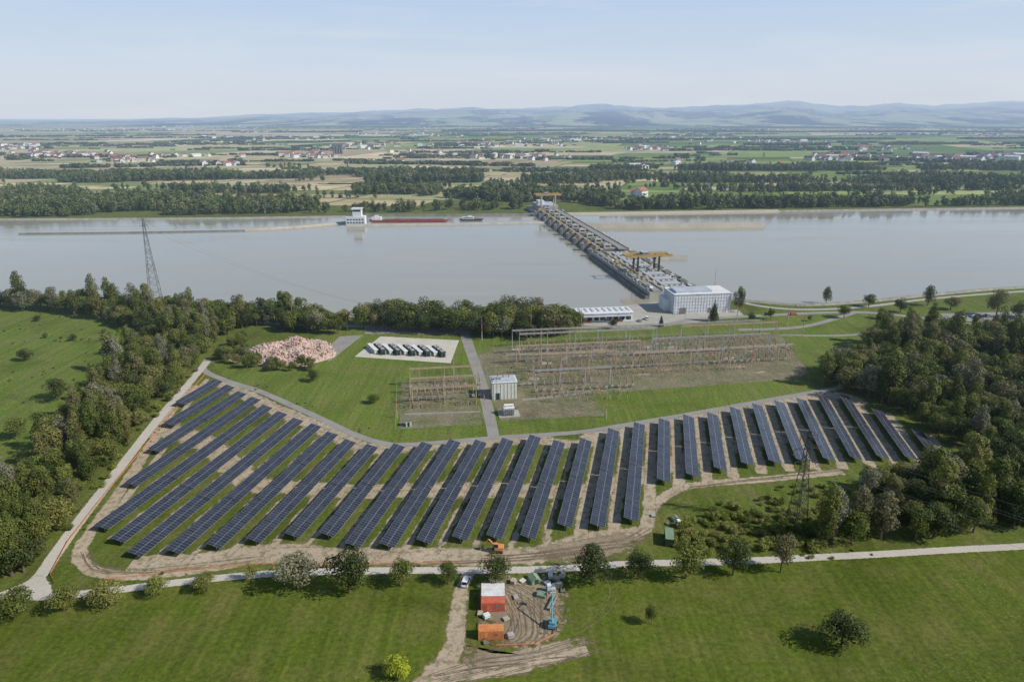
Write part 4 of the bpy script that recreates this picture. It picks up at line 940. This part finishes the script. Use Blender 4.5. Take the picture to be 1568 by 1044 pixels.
for u, v, rz_ in ((888, 495, .1), (900, 494, .1), (932, 493, .1), (948, 492, .1), (980, 492, 1.5), (990, 489, 1.6), (1490, 486, 1.5), (1500, 485, 1.5), (1510, 485, 1.5), (1530, 487, 1.5), (1548, 486, 1.5), (1176, 483, .1), (576, 489, .2), (588, 488, .2), (820, 503, .1), (1215, 482, .1)):
    car("parked_car", u, v, rz_, rc.choice((MAT_CARW, MAT_CARD, MAT_CARR, MAT_RED, MAT_CARW)), rc.random() < .25, .05)

def container(u, v, rz_, mat, roofm, name="site_container"):
    mb = MB(); mb.box((0, 0, 1.35), (6.06, 2.44, 2.4), mat); mb.box((0, 0, 2.62), (6.1, 2.48, .12), roofm)
    for i in range(22): 
        for s_ in (-1, 1): mb.box((-2.85+i*.27, s_*1.235, 1.35), (.1, .05, 2.2), mat)
    for i in range(14): mb.box((-2.8+i*.43, 0, 2.70), (.14, 2.3, .04), roofm)
    for x in (-2.98, 2.98):
        for y in (-1.18, 1.18): mb.box((x, y, 1.38), (.16, .16, 2.66), mat)
    mb.box((-1.2, -1.27, 1.2), (.85, .05, 2.0), mat); mb.box((1.2, -1.27, 1.6), (1.0, .05, .7), MAT_CONCD)
    mb.box((3.06, 0, 1.35), (.05, .08, 2.2), MAT_STEEL); return mb.obj(name, (*G(u, v), 0), rz_)
container(755, 910, .02, MAT_WHITE, MAT_ROOFW); container(755, 920, .02, MAT_RED, MAT_ROOFW); container(755, 931, .02, MAT_RED, MAT_RED); container(752, 974, .03, MAT_ORANGE, MAT_ORANGE)
mb = MB()
for s_ in (-1, 1):
    mb.prism([(-1.6, .15), (-1.3, 0), (1.3, 0), (1.6, .15), (1.6, .6), (1.3, .75), (-1.3, .75), (-1.6, .6)], .5, MAT_DK)
    for q in range(len(mb.v)-16, len(mb.v)): mb.v[q] = (mb.v[q][0], mb.v[q][1]+s_*.95, mb.v[q][2])
mb.box((0, 0, .85), (1.6, 1.6, .3), MAT_DK); mb.box((-.5, 0, 1.5), (2.6, 2.2, 1.0), MAT_ORANGE); mb.box((.4, .55, 2.3), (1.3, 1.0, 1.5), MAT_GLASS, taper=.9); mb.box((.4, .55, 3.08), (1.3, 1.0, .1), MAT_ORANGE)
mb.cyl((.7, -.3, 1.7), (2.6, -.3, 3.8), .22, .2, MAT_ORANGE, 6); mb.cyl((2.6, -.3, 3.8), (4.4, -.3, 1.8), .18, .14, MAT_ORANGE, 6); mb.box((4.4, -.3, 1.3), (.8, 1.0, .8), MAT_DK, taper=.6)
mb.obj("orange_excavator", (*G(762, 844), 0), math.radians(175))
def tent(u, v, rz_, mat, s_=1.0):
    mb = MB(); mb.prism([(-1.8*s_, 0), (1.8*s_, 0), (1.7*s_, 1.4*s_), (0, 2.3*s_), (-1.7*s_, 1.4*s_)], 4*s_, mat); mb.cyl((0, -2*s_, 2.3*s_), (0, 2*s_, 2.3*s_), .06, .06, MAT_STEEL, 5); mb.box((0, -2.02*s_, .8), (1.2, .05, 1.5), MAT_DK); mb.obj("work_tent", (*G(u, v), 0), rz_)
tent(818, 889, .4, MAT_GREENP, .8); tent(830, 912, 1.2, MAT_GREENP, .6); tent(1034, 796, .3, MAT_GREENP, .6)
def pallet(u, v, rz_, mat, n=3):
    mb = MB()
    for k in range(n):
        for q in (-.5, 0, .5): mb.box((0, q, .1+k*.55), (1.6, .14, .12), MAT_BARK)
        mb.box((0, 0, .38+k*.55), (1.6, 1.2, .4), mat)
    mb.obj("pallet_stack", (*G(u, v), 0), rz_)
for u, v in ((843, 884), (852, 888), (860, 884), (848, 897), (838, 893), (862, 905), (800, 890), (786, 892), (1024, 803), (1020, 828), (1028, 832), (1000, 790), (745, 945), (775, 948), (745, 984), (862, 878), (846, 906), (856, 897), (790, 915), (782, 975), (735, 940)):
    pallet(u, v, R.uniform(0, 3), R.choice((MAT_CREAM, MAT_WHITE, MAT_MACH, MAT_STEEL, MAT_CONCD)), R.choice((1, 1, 2, 2)))
mb = MB()
for k in range(14): mb.cyl((0, (k % 5)*.28, .14+(k//5)*.26), (5.5+rq.uniform(-.4, .4), (k % 5)*.28, .14+(k//5)*.26), .12, .12, MAT_CONCD if k % 3 else MAT_STEEL, 6)
mb.obj("pipe_stack", (*G(842, 935), 0), 1.2)
mb = MB(); mb.box((0, 0, .9), (3.2, 2.0, .8), MAT_TEAL)
for x in (-1, 1):
    for s_ in (-1, 1): mb.cyl((x, s_*.8, .45), (x, s_*1.15, .45), .45, .45, MAT_TYRE, 12)
mb.box((-.4, 0, 1.7), (2.0, 1.4, .8), MAT_TEAL); mb.cyl((-1.0, 0, 2.0), (3.6, .6, 7.2), .22, .16, MAT_TEAL, 6); mb.cyl((3.6, .6, 7.2), (5.2, .8, 6.4), .14, .12, MAT_STEEL, 6)
mb.box((5.7, .8, 6.1), (1.0, 1.8, .12), MAT_STEEL)
for x in (5.2, 6.2):
    for y in (-.1, 1.7): mb.cyl((x, y, 6.1), (x, y, 7.2), .04, .04, MAT_STEEL, 4)
for z in (6.6, 7.2):
    mb.cyl((5.2, -.1, z), (6.2, -.1, z), .04, .04, MAT_STEEL, 4); mb.cyl((5.2, 1.7, z), (6.2, 1.7, z), .04, .04, MAT_STEEL, 4); mb.cyl((5.2, -.1, z), (5.2, 1.7, z), .04, .04, MAT_STEEL, 4); mb.cyl((6.2, -.1, z), (6.2, 1.7, z), .04, .04, MAT_STEEL, 4)
mb.obj("boom_lift", (*G(846, 958), 0), 1.4)
def toilet(u, v, mat):
    mb = MB(); mb.box((0, 0, 1.1), (1.15, 1.15, 2.1), mat); mb.box((0, 0, 2.25), (1.2, 1.2, .2), MAT_ROOFW, taper=.7); mb.box((0, -.59, 1.05), (.8, .04, 1.8), MAT_ROOFW); mb.obj("portable_toilet", (*G(u, v), 0), .2)
toilet(1038, 805, MAT_TEAL); toilet(840, 905, MAT_TEAL)
container(1024, 828, 1.4, MAT_DGREEN, MAT_GREENP)

# ---------------------------------------------------------------- sun + sky
sv_ = Vector((.95*math.cos(math.radians(38)), -.30*math.cos(math.radians(38)), math.sin(math.radians(38)))).normalized()
el = math.asin(sv_.z); az = math.atan2(sv_.x, sv_.y)
sun = bpy.data.lights.new("sun", 'SUN'); sun.energy = 4.3; sun.angle = math.radians(.5); sun.color = (1, .95, .86)
so = bpy.data.objects.new("sun", sun); sc.collection.objects.link(so); so.rotation_euler = sv_.to_track_quat('Z', 'Y').to_euler()
w = bpy.data.worlds.new("World"); sc.world = w; w.use_nodes = True; nt = w.node_tree; nt.nodes.clear()
N_ = nt.nodes.new; K = nt.links.new
sky = N_('ShaderNodeTexSky'); sky.sky_type = 'NISHITA'; sky.sun_disc = False; sky.sun_elevation = el; sky.sun_rotation = az; sky.altitude = 300; sky.air_density = 1.0; sky.dust_density = .6; sky.ozone_density = 2
tc = N_('ShaderNodeTexCoord'); sx = N_('ShaderNodeSeparateXYZ'); K(tc.outputs['Generated'], sx.inputs[0])
rp = N_('ShaderNodeValToRGB'); e = rp.color_ramp.elements
e[0].position = 0; e[0].color = (.62, .68, .77, 1); e[1].position = .24; e[1].color = (.40, .56, .82, 1); q = e.new(.05); q.color = (.64, .71, .81, 1); q = e.new(.13); q.color = (.53, .66, .84, 1)
K(sx.outputs[2], rp.inputs[0])
mp = N_('ShaderNodeMapping'); mp.inputs['Scale'].default_value = (2.2, 2.2, 16); K(tc.outputs['Generated'], mp.inputs[0])
nz = N_('ShaderNodeTexNoise'); nz.inputs['Scale'].default_value = 1.6; nz.inputs['Detail'].default_value = 7; nz.inputs['Distortion'].default_value = .8; K(mp.outputs[0], nz.inputs['Vector'])
cm = N_('ShaderNodeMapRange'); cm.inputs[1].default_value = .48; cm.inputs[2].default_value = .78; cm.inputs[4].default_value = .45; K(nz.outputs[0], cm.inputs[0])
mc = N_('ShaderNodeMix'); mc.data_type = 'RGBA'; K(cm.outputs[0], mc.inputs[0]); K(rp.outputs[0], mc.inputs[6]); mc.inputs[7].default_value = (.74, .78, .84, 1)
sc10 = N_('ShaderNodeMix'); sc10.data_type = 'RGBA'; sc10.blend_type = 'MULTIPLY'; sc10.inputs[0].default_value = 1; K(mc.outputs[2], sc10.inputs[6]); sc10.inputs[7].default_value = (10, 10, 10, 1)
fm = N_('ShaderNodeMapRange'); fm.inputs[1].default_value = .15; fm.inputs[2].default_value = .6; fm.inputs[3].default_value = .92; fm.inputs[4].default_value = .0; K(sx.outputs[2], fm.inputs[0])
mw = N_('ShaderNodeMix'); mw.data_type = 'RGBA'; K(fm.outputs[0], mw.inputs[0]); K(sky.outputs[0], mw.inputs[6]); K(sc10.outputs[2], mw.inputs[7])
bg = N_('ShaderNodeBackground'); bg.inputs[1].default_value = .10; out = N_('ShaderNodeOutputWorld')
K(mw.outputs[2], bg.inputs[0]); K(bg.outputs[0], out.inputs[0])
